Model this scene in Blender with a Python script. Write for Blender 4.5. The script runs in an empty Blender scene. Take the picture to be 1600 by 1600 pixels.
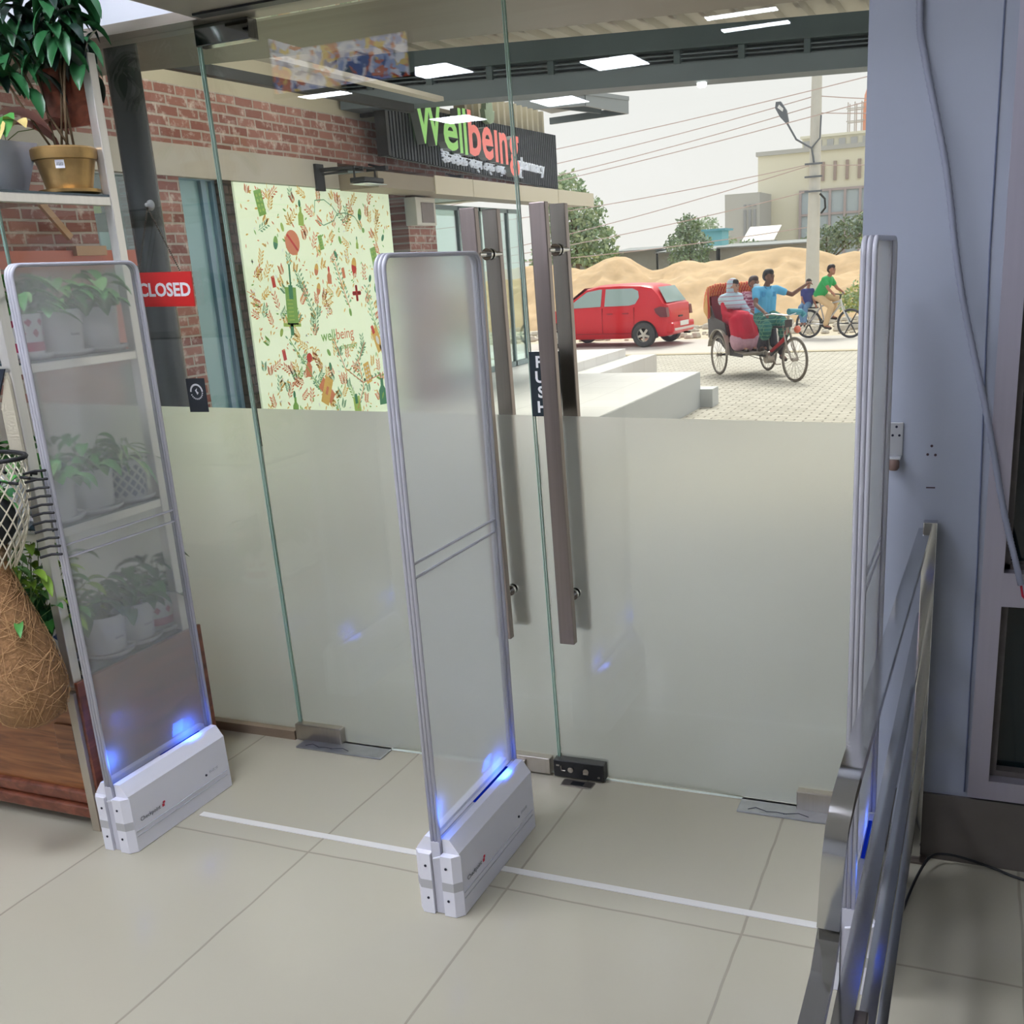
import bpy, bmesh, math, random
from mathutils import Vector, Matrix
C = bpy.context.scene.collection
PI = math.pi
random.seed(7)

# ---------------- camera ----------------
cd = bpy.data.cameras.new('camera'); cam = bpy.data.objects.new('camera', cd); C.objects.link(cam)
yaw, pitch, roll = -.4073, -.2910, -.0590
f = Vector((math.sin(yaw)*math.cos(pitch), math.cos(yaw)*math.cos(pitch), math.sin(pitch)))
r = Vector((math.cos(yaw), -math.sin(yaw), 0)); u = r.cross(f)
r2 = math.cos(roll)*r + math.sin(roll)*u; u2 = -math.sin(roll)*r + math.cos(roll)*u
cam.matrix_world = Matrix(((r2.x, u2.x, -f.x, 0), (r2.y, u2.y, -f.y, 0), (r2.z, u2.z, -f.z, 1.524), (0, 0, 0, 1)))
cd.sensor_width = 36; cd.lens = 36*1625/1600; cd.shift_x = -.0325; cd.shift_y = .065
cd.clip_start = .02; cd.clip_end = 600
bpy.context.scene.camera = cam

# ---------------- world, sun, exposure ----------------
sc = bpy.context.scene
sc.view_settings.view_transform = 'Standard'; sc.view_settings.look = 'None'
sc.view_settings.gamma = 1; sc.view_settings.use_curve_mapping = False
sc.view_settings.exposure = 0.25
w = bpy.data.worlds.new('hazy_sky'); sc.world = w; w.use_nodes = True
nt = w.node_tree; bg = nt.nodes['Background']
tc = nt.nodes.new('ShaderNodeTexCoord'); sp = nt.nodes.new('ShaderNodeSeparateXYZ'); rp = nt.nodes.new('ShaderNodeValToRGB')
nt.links.new(tc.outputs['Generated'], sp.inputs[0]); nt.links.new(sp.outputs['Z'], rp.inputs[0]); nt.links.new(rp.outputs[0], bg.inputs[0])
rp.color_ramp.elements[0].position = 0.0; rp.color_ramp.elements[0].color = (.82, .775, .75, 1)
rp.color_ramp.elements[1].position = .35; rp.color_ramp.elements[1].color = (.80, .79, .80, 1)
bg.inputs[1].default_value = 1.04
sd = bpy.data.lights.new('sun', 'SUN'); sd.energy = 3.2; sd.angle = .4; sd.color = (1, .95, .86)
so = bpy.data.objects.new('sun', sd); C.objects.link(so); so.rotation_euler = Vector((-.12, .62, .76)).to_track_quat("Z", "Y").to_euler()
sc.cycles.max_bounces = 14; sc.cycles.transparent_max_bounces = 24; sc.cycles.transmission_bounces = 12
sc.cycles.caustics_reflective = False; sc.cycles.sample_clamp_indirect = 6

# ---------------- materials ----------------
def srgb(c):
    return tuple(((x/255+.055)/1.055)**2.4 if x/255 > .04045 else x/255/12.92 for x in c)
def mat(name, col, rough=.6, metal=0, spec=.5, noise=0, nscale=8, bump=0, bscale=40, emis=None, es=0, coat=0, aniso=None):
    m = bpy.data.materials.new(name); m.use_nodes = True; n = m.node_tree.nodes; L = m.node_tree.links
    b = n['Principled BSDF']; c = srgb(col)
    b.inputs['Base Color'].default_value = (*c, 1); b.inputs['Roughness'].default_value = rough
    b.inputs['Metallic'].default_value = metal; b.inputs['Specular IOR Level'].default_value = spec
    if coat: b.inputs['Coat Weight'].default_value = coat
    t = n.new('ShaderNodeTexCoord'); mp = n.new('ShaderNodeMapping'); L.new(t.outputs['Object'], mp.inputs[0])
    if aniso: mp.inputs['Scale'].default_value = aniso
    if noise:
        x = n.new('ShaderNodeTexNoise'); x.inputs['Scale'].default_value = nscale; x.inputs['Detail'].default_value = 5
        L.new(mp.outputs[0], x.inputs['Vector'])
        mx = n.new('ShaderNodeMix'); mx.data_type = 'RGBA'
        mx.inputs[6].default_value = (*[v*(1-noise) for v in c], 1); mx.inputs[7].default_value = (*[min(1, v*(1+noise)) for v in c], 1)
        L.new(x.outputs[0], mx.inputs[0]); L.new(mx.outputs[2], b.inputs['Base Color'])
    if bump:
        x = n.new('ShaderNodeTexNoise'); x.inputs['Scale'].default_value = bscale; x.inputs['Detail'].default_value = 6
        L.new(mp.outputs[0], x.inputs['Vector'])
        bp = n.new('ShaderNodeBump'); bp.inputs['Strength'].default_value = bump; bp.inputs['Distance'].default_value = .01
        L.new(x.outputs[0], bp.inputs['Height']); L.new(bp.outputs[0], b.inputs['Normal'])
    if emis:
        b.inputs['Emission Color'].default_value = (*srgb(emis), 1); b.inputs['Emission Strength'].default_value = es
    return m
def nodes(name):
    m = bpy.data.materials.new(name); m.use_nodes = True; n = m.node_tree.nodes; n.clear()
    o = n.new('ShaderNodeOutputMaterial'); return m, n, m.node_tree.links, o
def glass_mat(name, tint=(.955, .98, .965), ior=1.45, mul=1.0):
    m, n, L, o = nodes(name)
    tr = n.new('ShaderNodeBsdfTransparent'); tr.inputs[0].default_value = (*tint, 1)
    gl = n.new('ShaderNodeBsdfGlossy'); gl.inputs['Roughness'].default_value = 0; gl.inputs[0].default_value = (1, 1, 1, 1)
    ge = n.new('ShaderNodeNewGeometry'); mr = n.new('ShaderNodeMapRange')
    mr.inputs[3].default_value = ior; mr.inputs[4].default_value = 1/ior
    L.new(ge.outputs['Backfacing'], mr.inputs[0])
    fr = n.new('ShaderNodeFresnel'); L.new(mr.outputs[0], fr.inputs[0])
    mu = n.new('ShaderNodeMath'); mu.operation = 'MULTIPLY'; mu.inputs[1].default_value = mul; L.new(fr.outputs[0], mu.inputs[0])
    mx = n.new('ShaderNodeMixShader'); L.new(mu.outputs[0], mx.inputs[0]); L.new(tr.outputs[0], mx.inputs[1]); L.new(gl.outputs[0], mx.inputs[2])
    L.new(mx.outputs[0], o.inputs[0]); return m
def frost_mat(name, col, rough, ior, diff, diffcol=None, gloss=.05, clear=0):
    """frosted film / acrylic: rough see-through + a diffusing part"""
    m, n, L, o = nodes(name)
    rf = n.new('ShaderNodeBsdfRefraction'); rf.inputs[0].default_value = (*col, 1); rf.inputs['Roughness'].default_value = rough; rf.inputs['IOR'].default_value = ior
    tl = n.new('ShaderNodeBsdfTranslucent'); df = n.new('ShaderNodeBsdfDiffuse')
    dc = diffcol or col
    tl.inputs[0].default_value = (*dc, 1); df.inputs[0].default_value = (*dc, 1)
    m1 = n.new('ShaderNodeMixShader'); m1.inputs[0].default_value = .45; L.new(tl.outputs[0], m1.inputs[1]); L.new(df.outputs[0], m1.inputs[2])
    m2 = n.new('ShaderNodeMixShader'); m2.inputs[0].default_value = diff; L.new(rf.outputs[0], m2.inputs[1]); L.new(m1.outputs[0], m2.inputs[2])
    last = m2
    if clear:
        tr = n.new('ShaderNodeBsdfTransparent'); tr.inputs[0].default_value = (*col, 1)
        m4 = n.new('ShaderNodeMixShader'); m4.inputs[0].default_value = clear; L.new(m2.outputs[0], m4.inputs[1]); L.new(tr.outputs[0], m4.inputs[2]); last = m4
    gl = n.new('ShaderNodeBsdfGlossy'); gl.inputs['Roughness'].default_value = .12
    m3 = n.new('ShaderNodeMixShader'); m3.inputs[0].default_value = gloss; L.new(last.outputs[0], m3.inputs[1]); L.new(gl.outputs[0], m3.inputs[2])
    L.new(m3.outputs[0], o.inputs[0]); return m
def emit_mat(name, col, s):
    m, n, L, o = nodes(name); e = n.new('ShaderNodeEmission'); e.inputs[0].default_value = (*srgb(col), 1); e.inputs[1].default_value = s
    L.new(e.outputs[0], o.inputs[0]); return m
def wood_mat(name, c1, c2, axis=(1, 1, 12), rough=.35):
    m = mat(name, c1, rough, coat=.3); n = m.node_tree.nodes; L = m.node_tree.links; b = n['Principled BSDF']
    t = n.new('ShaderNodeTexCoord'); mp = n.new('ShaderNodeMapping'); mp.inputs['Scale'].default_value = axis; L.new(t.outputs['Object'], mp.inputs[0])
    x = n.new('ShaderNodeTexNoise'); x.inputs['Scale'].default_value = 3; x.inputs['Detail'].default_value = 8; x.inputs['Distortion'].default_value = 1.2; L.new(mp.outputs[0], x.inputs['Vector'])
    cr = n.new('ShaderNodeValToRGB'); cr.color_ramp.elements[0].position = .35; cr.color_ramp.elements[0].color = (*srgb(c1), 1)
    cr.color_ramp.elements[1].position = .65; cr.color_ramp.elements[1].color = (*srgb(c2), 1)
    L.new(x.outputs[0], cr.inputs[0]); L.new(cr.outputs[0], b.inputs['Base Color']); return m
def brick_mat(name, c1, c2, mortar, scale=1.0, bw=.25, rh=.075, ms=.012, swap='YZ', rough=.85, stain=None, bias=0.0, bumpd=.01, offset=.5):
    m, n, L, o = nodes(name); b = n.new('ShaderNodeBsdfPrincipled'); L.new(b.outputs[0], o.inputs[0]); b.inputs['Roughness'].default_value = rough
    t = n.new('ShaderNodeTexCoord'); s = n.new('ShaderNodeSeparateXYZ'); L.new(t.outputs['Object'], s.inputs[0])
    c = n.new('ShaderNodeCombineXYZ'); L.new(s.outputs[swap[0]], c.inputs[0]); L.new(s.outputs[swap[1]], c.inputs[1])
    nz = n.new('ShaderNodeTexNoise'); nz.inputs['Scale'].default_value = 5; L.new(c.outputs[0], nz.inputs['Vector'])
    ad = n.new('ShaderNodeMix'); ad.data_type = 'VECTOR'; ad.inputs[0].default_value = .012; L.new(c.outputs[0], ad.inputs[4]); L.new(nz.outputs['Color'], ad.inputs[5])
    bt = n.new('ShaderNodeTexBrick'); bt.offset = offset; bt.inputs['Scale'].default_value = scale
    bt.inputs['Brick Width'].default_value = bw; bt.inputs['Row Height'].default_value = rh; bt.inputs['Mortar Size'].default_value = ms; bt.inputs['Mortar Smooth'].default_value = .3
    bt.inputs['Bias'].default_value = bias
    bt.inputs['Color1'].default_value = (*srgb(c1), 1); bt.inputs['Color2'].default_value = (*srgb(c2), 1); bt.inputs['Mortar'].default_value = (*srgb(mortar), 1)
    L.new(ad.outputs[1], bt.inputs['Vector'])
    src = bt.outputs['Color']
    if stain:
        n2 = n.new('ShaderNodeTexNoise'); n2.inputs['Scale'].default_value = 9; n2.inputs['Detail'].default_value = 6; n2.inputs['Roughness'].default_value = .7; L.new(c.outputs[0], n2.inputs['Vector'])
        r = n.new('ShaderNodeValToRGB'); r.color_ramp.elements[0].position = .52; r.color_ramp.elements[1].position = .68; L.new(n2.outputs[0], r.inputs[0])
        mu = n.new('ShaderNodeMath'); mu.operation = 'MULTIPLY'; mu.inputs[1].default_value = stain[1]; L.new(r.outputs[0], mu.inputs[0])
        mx = n.new('ShaderNodeMix'); mx.data_type = 'RGBA'; mx.inputs[7].default_value = (*srgb(stain[0]), 1); L.new(mu.outputs[0], mx.inputs[0]); L.new(src, mx.inputs[6]); src = mx.outputs[2]
    L.new(src, b.inputs['Base Color'])
    bp = n.new('ShaderNodeBump'); bp.invert = True; bp.inputs['Distance'].default_value = bumpd; bp.inputs['Strength'].default_value = .7; L.new(bt.outputs['Fac'], bp.inputs['Height']); L.new(bp.outputs[0], b.inputs['Normal'])
    return m

STEEL = mat('brushed_steel', (178, 172, 165), .28, 1, noise=.12, nscale=3, aniso=(30, 30, .6))
DSTEEL = mat('dark_brushed_steel', (142, 131, 126), .32, 1, noise=.2, nscale=3, aniso=(25, 25, .5))
CHROME = mat('polished_chrome', (205, 205, 205), .09, 1, noise=.1, nscale=5)
WHITE = mat('white_plastic', (222, 222, 230), .35, noise=.02)
BLACK = mat('black_plastic', (18, 20, 24), .4)
SCREW = mat('screw_dark', (40, 42, 60), .4, .6)

# ---------------- builders ----------------
class MB:
    def __init__(s): s.v = []; s.f = []; s.mi = []; s.cur = 0
    def add(s, vs, fs):
        o = len(s.v); s.v += [Vector(v) for v in vs]; s.f += [tuple(i+o for i in q) for q in fs]; s.mi += [s.cur]*len(fs); return s
    def slot(s, i): s.cur = i; return s
    def box(s, x0, x1, y0, y1, z0, z1, b=0):
        if b:
            bm = bmesh.new(); bmesh.ops.create_cube(bm, size=1)
            for v in bm.verts: v.co = Vector(((x0+x1)/2+v.co.x*(x1-x0), (y0+y1)/2+v.co.y*(y1-y0), (z0+z1)/2+v.co.z*(z1-z0)))
            bmesh.ops.bevel(bm, geom=bm.edges[:], offset=b, segments=2, affect='EDGES', profile=.5)
            bm.verts.index_update(); s.add([v.co for v in bm.verts], [[v.index for v in q.verts] for q in bm.faces]); bm.free(); return s
        return s.add([(x0,y0,z0),(x1,y0,z0),(x1,y1,z0),(x0,y1,z0),(x0,y0,z1),(x1,y0,z1),(x1,y1,z1),(x0,y1,z1)],
                     [(0,3,2,1),(4,5,6,7),(0,1,5,4),(1,2,6,5),(2,3,7,6),(3,0,4,7)])
    def quad(s, *p): return s.add(p, [tuple(range(len(p)))])
    def prism(s, poly, axis, a, b):
        """poly: 2D points; axis 'x','y','z' extruded from a to b"""
        def P(q, t): return {'x': (t, q[0], q[1]), 'y': (q[0], t, q[1]), 'z': (q[0], q[1], t)}[axis]
        n = len(poly); vs = [P(q, a) for q in poly]+[P(q, b) for q in poly]
        fs = [tuple(range(n))[::-1], tuple(range(n, 2*n))]+[(i, (i+1) % n, n+(i+1) % n, n+i) for i in range(n)]
        return s.add(vs, fs)
    def tube(s, pts, r, n=10, closed=False, flat=None):
        """round tube (or a rectangular bar with flat=(w,h,upvector)) along points"""
        pts = [Vector(p) for p in pts]; N = len(pts); rings = []
        up = Vector(flat[2]) if flat else None; prev = None
        for i, p in enumerate(pts):
            a = pts[(i-1) % N] if (i or closed) else p; b = pts[(i+1) % N] if (i < N-1 or closed) else p
            t = (b-a).normalized()
            if up is not None: x = t.cross(up).normalized(); y = x.cross(t)
            else:
                if prev is None: h = Vector((0, 0, 1)) if abs(t.z) < .9 else Vector((1, 0, 0)); x = t.cross(h).normalized()
                else: x = (prev-t*prev.dot(t)).normalized()
                y = t.cross(x)
            prev = x; rr = r[i] if isinstance(r, (list, tuple)) else r
            if flat: w, h = flat[0]/2, flat[1]/2; rings.append([p+x*w+y*h, p-x*w+y*h, p-x*w-y*h, p+x*w-y*h])
            else: rings.append([p+x*rr*math.cos(2*PI*k/n)+y*rr*math.sin(2*PI*k/n) for k in range(n)])
        k = len(rings[0]); vs = [v for q in rings for v in q]; fs = []
        for i in range(N if closed else N-1):
            j = (i+1) % N
            fs += [(i*k+q, i*k+(q+1) % k, j*k+(q+1) % k, j*k+q) for q in range(k)]
        if not closed: fs += [tuple(range(k))[::-1], tuple(range((N-1)*k, N*k))]
        return s.add(vs, fs)
    def cyl(s, a, b, r, n=16): return s.tube([a, b], r, n)
    def lathe(s, prof, c=(0, 0, 0), n=28, cap=True, sx=1, sy=1):
        vs = []; fs = []; m = len(prof)
        for (rr, z) in prof: vs += [(c[0]+sx*rr*math.cos(2*PI*k/n), c[1]+sy*rr*math.sin(2*PI*k/n), c[2]+z) for k in range(n)]
        for i in range(m-1): fs += [(i*n+k, i*n+(k+1) % n, (i+1)*n+(k+1) % n, (i+1)*n+k) for k in range(n)]
        if cap: fs += [tuple(range(n))[::-1], tuple(range((m-1)*n, m*n))]
        return s.add(vs, fs)
    def sphere(s, c, r, n=14, sc=(1, 1, 1)):
        prof = [(max(1e-4, math.sin(PI*i/(n//2+1))), -math.cos(PI*i/(n//2+1))) for i in range(n//2+2)]
        vs = []; fs = []; m = len(prof)
        for (a, z) in prof: vs += [(c[0]+sc[0]*r*a*math.cos(2*PI*k/n), c[1]+sc[1]*r*a*math.sin(2*PI*k/n), c[2]+sc[2]*r*z) for k in range(n)]
        for i in range(m-1): fs += [(i*n+k, i*n+(k+1) % n, (i+1)*n+(k+1) % n, (i+1)*n+k) for k in range(n)]
        return s.add(vs, fs)
    def xf(s, M): s.v = [M @ v for v in s.v]; return s
    def build(s, name, m=None, parent=None, smooth=False, mats=None, org=None, fix=True):
        me = bpy.data.meshes.new(name)
        og = Vector(org) if org is not None else (parent['_org_v'] if False else Vector((0, 0, 0)))
        if parent is not None and org is None: og = WORG.get(parent.name, Vector((0, 0, 0)))
        me.from_pydata([v-og for v in s.v], [], s.f)
        for k in (mats or [m]): me.materials.append(k)
        if mats: me.polygons.foreach_set('material_index', s.mi)
        if fix:
            bm = bmesh.new(); bm.from_mesh(me); bmesh.ops.recalc_face_normals(bm, faces=bm.faces[:]); bm.to_mesh(me); bm.free()
        if smooth:
            me.polygons.foreach_set('use_smooth', [True]*len(me.polygons))
            if smooth is not True:
                try: me.set_sharp_from_angle(angle=math.radians(smooth))
                except Exception: pass
        me.update()
        o = bpy.data.objects.new(name, me); C.objects.link(o)
        if parent is not None:
            o.parent = parent; WORG[o.name] = og
        else:
            o.location = og; WORG[o.name] = og
        return o
WORG = {}
def tag(o, label=None, cat=None, group=None, kind=None):
    if label: o['label'] = label
    if cat: o['category'] = cat
    if group: o['group'] = group
    if kind: o['kind'] = kind
    return o
def empty(name, loc, label, cat, group=None):
    o = bpy.data.objects.new(name, None); C.objects.link(o); o.location = loc; o.empty_display_size = .05
    WORG[o.name] = Vector(loc); return tag(o, label, cat, group)
def struct(name, mb, m, **k):
    o = mb.build(name, m, **k); o['kind'] = 'structure'; return o
def single(name, mb, m, org, label, cat, group=None, **k):
    return tag(mb.build(name, m, org=org, **k), label, cat, group)
def text_mesh(txt, size, ext, bold=0, align='LEFT', spacing=1.0):
    cu = bpy.data.curves.new('t', 'FONT'); cu.body = txt; cu.size = size; cu.extrude = ext; cu.offset = bold; cu.align_x = align; cu.space_character = spacing
    cu.resolution_u = 3
    o = bpy.data.objects.new('t', cu); C.objects.link(o); dg = bpy.context.evaluated_depsgraph_get(); dg.update()
    me = bpy.data.meshes.new_from_object(o.evaluated_get(dg)); mb = MB(); mb.add([v.co.copy() for v in me.vertices], [tuple(p.vertices) for p in me.polygons])
    bpy.data.objects.remove(o); bpy.data.curves.remove(cu); bpy.data.meshes.remove(me); return mb
def basis(o, x, y):
    """matrix putting text x/y axes along given world directions at origin o"""
    x = Vector(x).normalized(); y = Vector(y).normalized(); z = x.cross(y)
    return Matrix(((x.x, y.x, z.x, o[0]), (x.y, y.y, z.y, o[1]), (x.z, y.z, z.z, o[2]), (0, 0, 0, 1)))
def copy_tree(o, parent=None):
    c = o.copy(); C.objects.link(c)
    if parent is not None: c.parent = parent
    for ch in list(o.children): copy_tree(ch, c)
    return c
# ================= room shell =================
G = 2.71                       # plane of the glass front
FLOOR = brick_mat('beige_floor_tile', (174, 169, 151), (180, 175, 157), (152, 147, 132), bw=.598, rh=1.2, ms=.0035, swap='XY', rough=.16, offset=0, bumpd=.0006)
WALL = mat('pale_blue_paint', (152, 158, 172), .55, noise=.05, nscale=2.5, bump=.05, bscale=60)
WALLW = mat('white_paint', (205, 208, 214), .6, noise=.03)
CEIL = mat('ceiling_paint', (205, 205, 205), .8)
ALU = mat('grey_aluminium_frame', (168, 164, 176), .38, .55, noise=.06, nscale=4, aniso=(20, 20, 1))
TAUPE = mat('taupe_cladding', (128, 120, 106), .42, .25, noise=.14, nscale=2.2, aniso=(.6, 6, 6))
fl = MB().box(-6.5, 3.2, -9, 2.76, -.06, 0); o = struct('floor', fl, FLOOR, org=(.0925+.598*20-24, 1.972-1.2*8, 0))
struct('ceiling', MB().box(-9.6, 3.2, -9.2, 2.9, 3.5, 3.6), CEIL)
struct('wall_back', MB().box(-9.6, 3.2, -9.2, -9.0, 0, 3.5), WALLW)
struct('wall_left', MB().box(-9.6, -9.4, -9.0, 2.7, 0, 3.5), WALLW)
struct('wall_far_right', MB().box(3.0, 3.2, -9.0, 2.5, 0, 3.5), WALLW)
o = struct('floor_rear', MB().box(-9.4, -6.5, -9, 2.76, -.06, 0), FLOOR)
# wall right of the doors: projecting column with a window let into it
wx0 = -.275
wr = MB()
wr.box(wx0, .02, 2.553, 2.95, 0, 3.5); wr.box(.02, 3.2, 2.553, 2.95, 0, .195)
struct('wall_right', wr, WALL)
struct('baseboard_right', MB().box(-.098, 3.2, 2.545, 2.553, 0, .185), mat('stained_skirting', (96, 90, 84), .5, noise=.35, nscale=5))
wf = struct('window_3', MB().box(.02, .066, 2.535, 2.62, .195, 3.5).box(.066, 3.2, 2.535, 2.62, .195, .245).box(.066, 3.2, 2.535, 2.62, .70, .782), ALU)
MB().box(.066, 3.2, 2.60, 2.64, .245, 3.4).build('pane', mat('dark_tinted_glass', (10, 26, 30), .05), wf)
MB().box(.066, .082, 2.57, 2.6, .26, .70).box(.066, 3.2, 2.57, 2.6, .245, .26).box(.066, .08, 2.57, 2.6, .782, 3.4).box(.066, 3.2, 2.57, 2.6, .782, .795).build('gasket', mat('weathered_gasket', (92, 86, 84), .6, noise=.4, nscale=30), wf)
struct('trim_1', MB().tube([(-.012, 2.552, 3.4), (-.008, 2.551, 1.5), (.008, 2.551, .8), (.012, 2.551, .2)], .002, 6), mat('caulk_line', (96, 104, 130), .6))
# lintel over the glass and header rail
struct('wall_front', MB().box(-9.6, .0, 2.66, 2.80, 2.272, 3.5), WALLW)
HDR = mat('bronze_grey_rail', (150, 142, 130), .3, .5, noise=.2, nscale=3, aniso=(1, 10, 10))
struct('trim_2', MB().box(-9.6, wx0, 2.65, 2.765, 2.242, 2.272).box(-9.6, wx0, 2.642, 2.65, 2.242, 2.249), HDR)
# glass front
GLASS = glass_mat('clear_door_glass'); GEDGE = mat('glass_edge_green', (172, 204, 192), .1, noise=.1)
GEDGE_D = mat('glass_edge_bright', (225, 232, 226), .15)
FROST = frost_mat('frosted_film', (.95, .96, .94), .55, 1.22, .38, (.93, .94, .92), .03)
def ztop(x): return 1.153+(x+2.537)/(2.537-.286)*(1.102-1.153)
def kx(x, z): return x+.0165*max(0, min(1, (-.29-x)/.9))*(1.1-z)      # the hung panes lean a touch
def slab(mb, x0, x1, ya, yb, z0, z1):
    vs = [(kx(x, z), y, z) for z in (z0, z1) for x, y in ((x0, ya), (x1, ya), (x1, yb), (x0, yb))]
    return mb.add(vs, [(0, 3, 2, 1), (4, 5, 6, 7), (0, 1, 5, 4), (1, 2, 6, 5), (2, 3, 7, 6), (3, 0, 4, 7)])
def pane(name, x0, x1, z0, z1, hole=None):
    o = struct(name, slab(MB(), x0, x1, G-.005, G+.005, z0, z1), GLASS)
    slab(slab(MB(), x0-.0015, x0, G-.005, G+.005, z0, z1), x1, x1+.0015, G-.005, G+.005, z0, z1).build('glass_edge', GEDGE, o)
    slab(MB(), x0, x1, G-.005, G+.005, z0-.002, z0).build('bottom_edge', GEDGE_D, o)
    a, b = x0+.002, x1-.002
    MB().quad((kx(a, z0), G+.0065, z0+.002), (kx(b, z0), G+.0065, z0+.002), (kx(b, 1.1), G+.0065, ztop(x1)), (kx(a, 1.1), G+.0065, ztop(x0))).build('frosted_film', FROST, o)
    return o
win2 = pane('window_2', -4.6, -3.066, .03, 2.242)
win1 = pane('window_1', -3.058, -2.146, .03, 2.242)
door1 = pane('door_1', -2.136, -1.1775, .006, 2.235)
door2 = pane('door_2', -1.1695, -.2845, .006, 2.235)
struct('window_4', MB().box(-9.4, -4.608, G-.005, G+.005, .03, 2.242), GLASS)
struct('trim_3', MB().box(-9.4, -2.14, G-.022, G+.022, 0, .032), mat('brown_sill', (140, 122, 104), .4, .2, noise=.15))
# patch fittings
def patch(o, x0, x1, z0, z1, m, t=.022): return MB().box(x0, x1, G-t, G+t, z0, z1, .003).build('patch_fitting', m, o)
patch(door1, -2.134, -1.95, .004, .062, STEEL); patch(door2, -.425, -.287, .004, .062, STEEL)
MIRR = mat('mirror_steel', (120, 122, 120), .08, 1, noise=.4, nscale=9)
patch(door1, -2.155, -1.965, 2.184, 2.24, MIRR); patch(door2, -.47, -.287, 2.178, 2.25, MIRR)
p = patch(door1, -1.345, -1.181, .006, .06, STEEL)
MB().box(-1.325, -1.262, G-.032, G-.02, .014, .048, .002).cyl((-1.292, G-.036, .031), (-1.292, G-.03, .031), .009).build('keeper', STEEL, p)
p = patch(door2, -1.168, -1.003, .006, .062, BLACK, .026)
lk = MB(); lk.tube([(-1.128, G-.029, .03), (-1.14, G-.029, .03), (-1.142, G-.029, .045)], .002, 6)
for cx in (-1.11, -1.06): lk.cyl((cx, G-.028, .035), (cx, G-.031, .035), .009, 12)
lk.box(-1.115, -1.105, G-.034, G-.031, .031, .039).box(-1.068, -1.052, G-.033, G-.030, .026, .03)
for cx in (-1.15, -1.155, -1.02, -1.018): lk.cyl((cx, G-.0265, .02 if cx > -1.1 else .045), (cx, G-.0285, .02 if cx > -1.1 else .045), .003, 8)
lk.build('lock_cylinder', STEEL, p)
# pull handles: a flat bar on each side joined by posts
def pull(door, xc):
    for s, m in ((-1, DSTEEL), (1, DSTEEL)):
        y = G+s*.07
        h = MB().box(xc-.023, xc+.023, y-.0125, y+.0125, .47, 1.685, .0025).xf(Matrix(((1, 0, -.0158, .0158*1.1+.003), (0, 1, 0, 0), (0, 0, 1, 0), (0, 0, 0, 1)))).build('pull_handle', m, door)
        q = MB()
        for z in (1.565, .60): q.cyl((xc+.012, G+s*.006, z), (xc+.012, y, z), .0085); q.cyl((xc+.012, G+s*.006, z), (xc+.012, G+s*.016, z), .016)
        q.build('mounting_post', CHROME, h, smooth=40)
pull(door1, -1.292); pull(door2, -1.09)
# push sticker (lettering on the outside film sheet)
NAVY = mat('sticker_navy', (14, 32, 42), .3)
st = MB().box(-1.176, -1.085, G-.0062, G-.0054, 1.121, 1.30).build('push_sticker', NAVY, door2)
LETW = mat('white_lettering', (240, 240, 240), .5)
for i, ch in enumerate('PUSH'):
    t = text_mesh(ch, .044, .0004, .0012, 'CENTER'); t.xf(basis((-1.147+.001*i, G-.0066, 1.257-.0415*i), (1, 0, 0), (0, 0, 1))).build('letter', LETW, st)
# round black sticker at the side glass
st = MB().box(-2.392, -2.316, G-.0062, G-.0054, 1.135, 1.243).build('brand_sticker', mat('sticker_charcoal', (46, 50, 56), .4), win1)
ring = MB()
def arc(mb, cx, cz, r, a0, a1, w, y, n=24):
    pts = []
    for i in range(n+1):
        a = math.radians(a0+(a1-a0)*i/n); pts.append((a,))
    for i in range(n):
        q = [pts[i][0], pts[i+1][0]]
        mb.quad(*[(cx+(r+s*w/2)*math.cos(a), y, cz+(r+s*w/2)*math.sin(a)) for a, s in ((q[0], -1), (q[1], -1), (q[1], 1), (q[0], 1))])
arc(ring, -2.354, 1.20, .023, 0, 180, .006, G-.0065)
for a in range(200, 345, 16): arc(ring, -2.354, 1.20, .023, a, a+9, .005, G-.0065, 3)
ring.quad((-2.36, G-.0065, 1.205), (-2.35, G-.0065, 1.212), (-2.353, G-.0065, 1.203), (-2.346, G-.0065, 1.197), (-2.352, G-.0065, 1.19), (-2.356, G-.0065, 1.198))
ring.build('round_logo', LETW, st)

# hinge plates let into the floor
PLATE = mat('worn_floor_plate', (165, 168, 172), .3, .8, noise=.25, nscale=25)
for nm, x0, x1, lb in (('floor_hinge_plate', -2.10, -1.765, 'worn steel floor plate under the left door, nearest the left sidelight'), ('floor_hinge_plate', -.585, -.29, 'worn steel floor plate under the right door by the blue wall')):
    e = empty(nm, (x0, G-.03, 0), lb, 'floor hinge', 'steel hinge plates under the doors')
    MB().box(x0, x1, G-.075, G+.04, 0.0002, .006, .002).build('plate', PLATE, e)
    q = MB()
    for i in range(3): q.tube([(x0+.03+.05*i, G-.06, .0065), (x0+.05+.06*i, G-.045-.01*(i % 2), .0065), (x0+.08+.06*i, G-.058, .0065)], .0012, 5)
    q.build('scratch_mark', SCREW, e)
e = empty('floor_lock_keeper', (-1.1, G-.06, 0), 'small steel floor keeper below the black door lock', 'lock keeper')
MB().box(-1.13, -1.03, G-.07, G-.03, .0002, .004, .001).build('plate', STEEL, e); MB().box(-1.10, -1.06, G-.062, G-.04, .004, .0046).build('slot', BLACK, e)
# white strips in the floor between the gates
STRIP = mat('white_floor_strip', (214, 213, 208), .35, noise=.04)
for x0, x1, lb in ((-2.11, -1.235, 'thin white floor strip running from left gate to middle gate'), (-1.115, -.25, 'thin white floor strip running from middle gate to the right gate')):
    single('floor_strip', MB().box(x0, x1, 2.155, 2.178, .0002, .003, .0008), STRIP, (x0, 2.16, 0), lb, 'floor strip', 'white cable strips across the floor')

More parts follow.
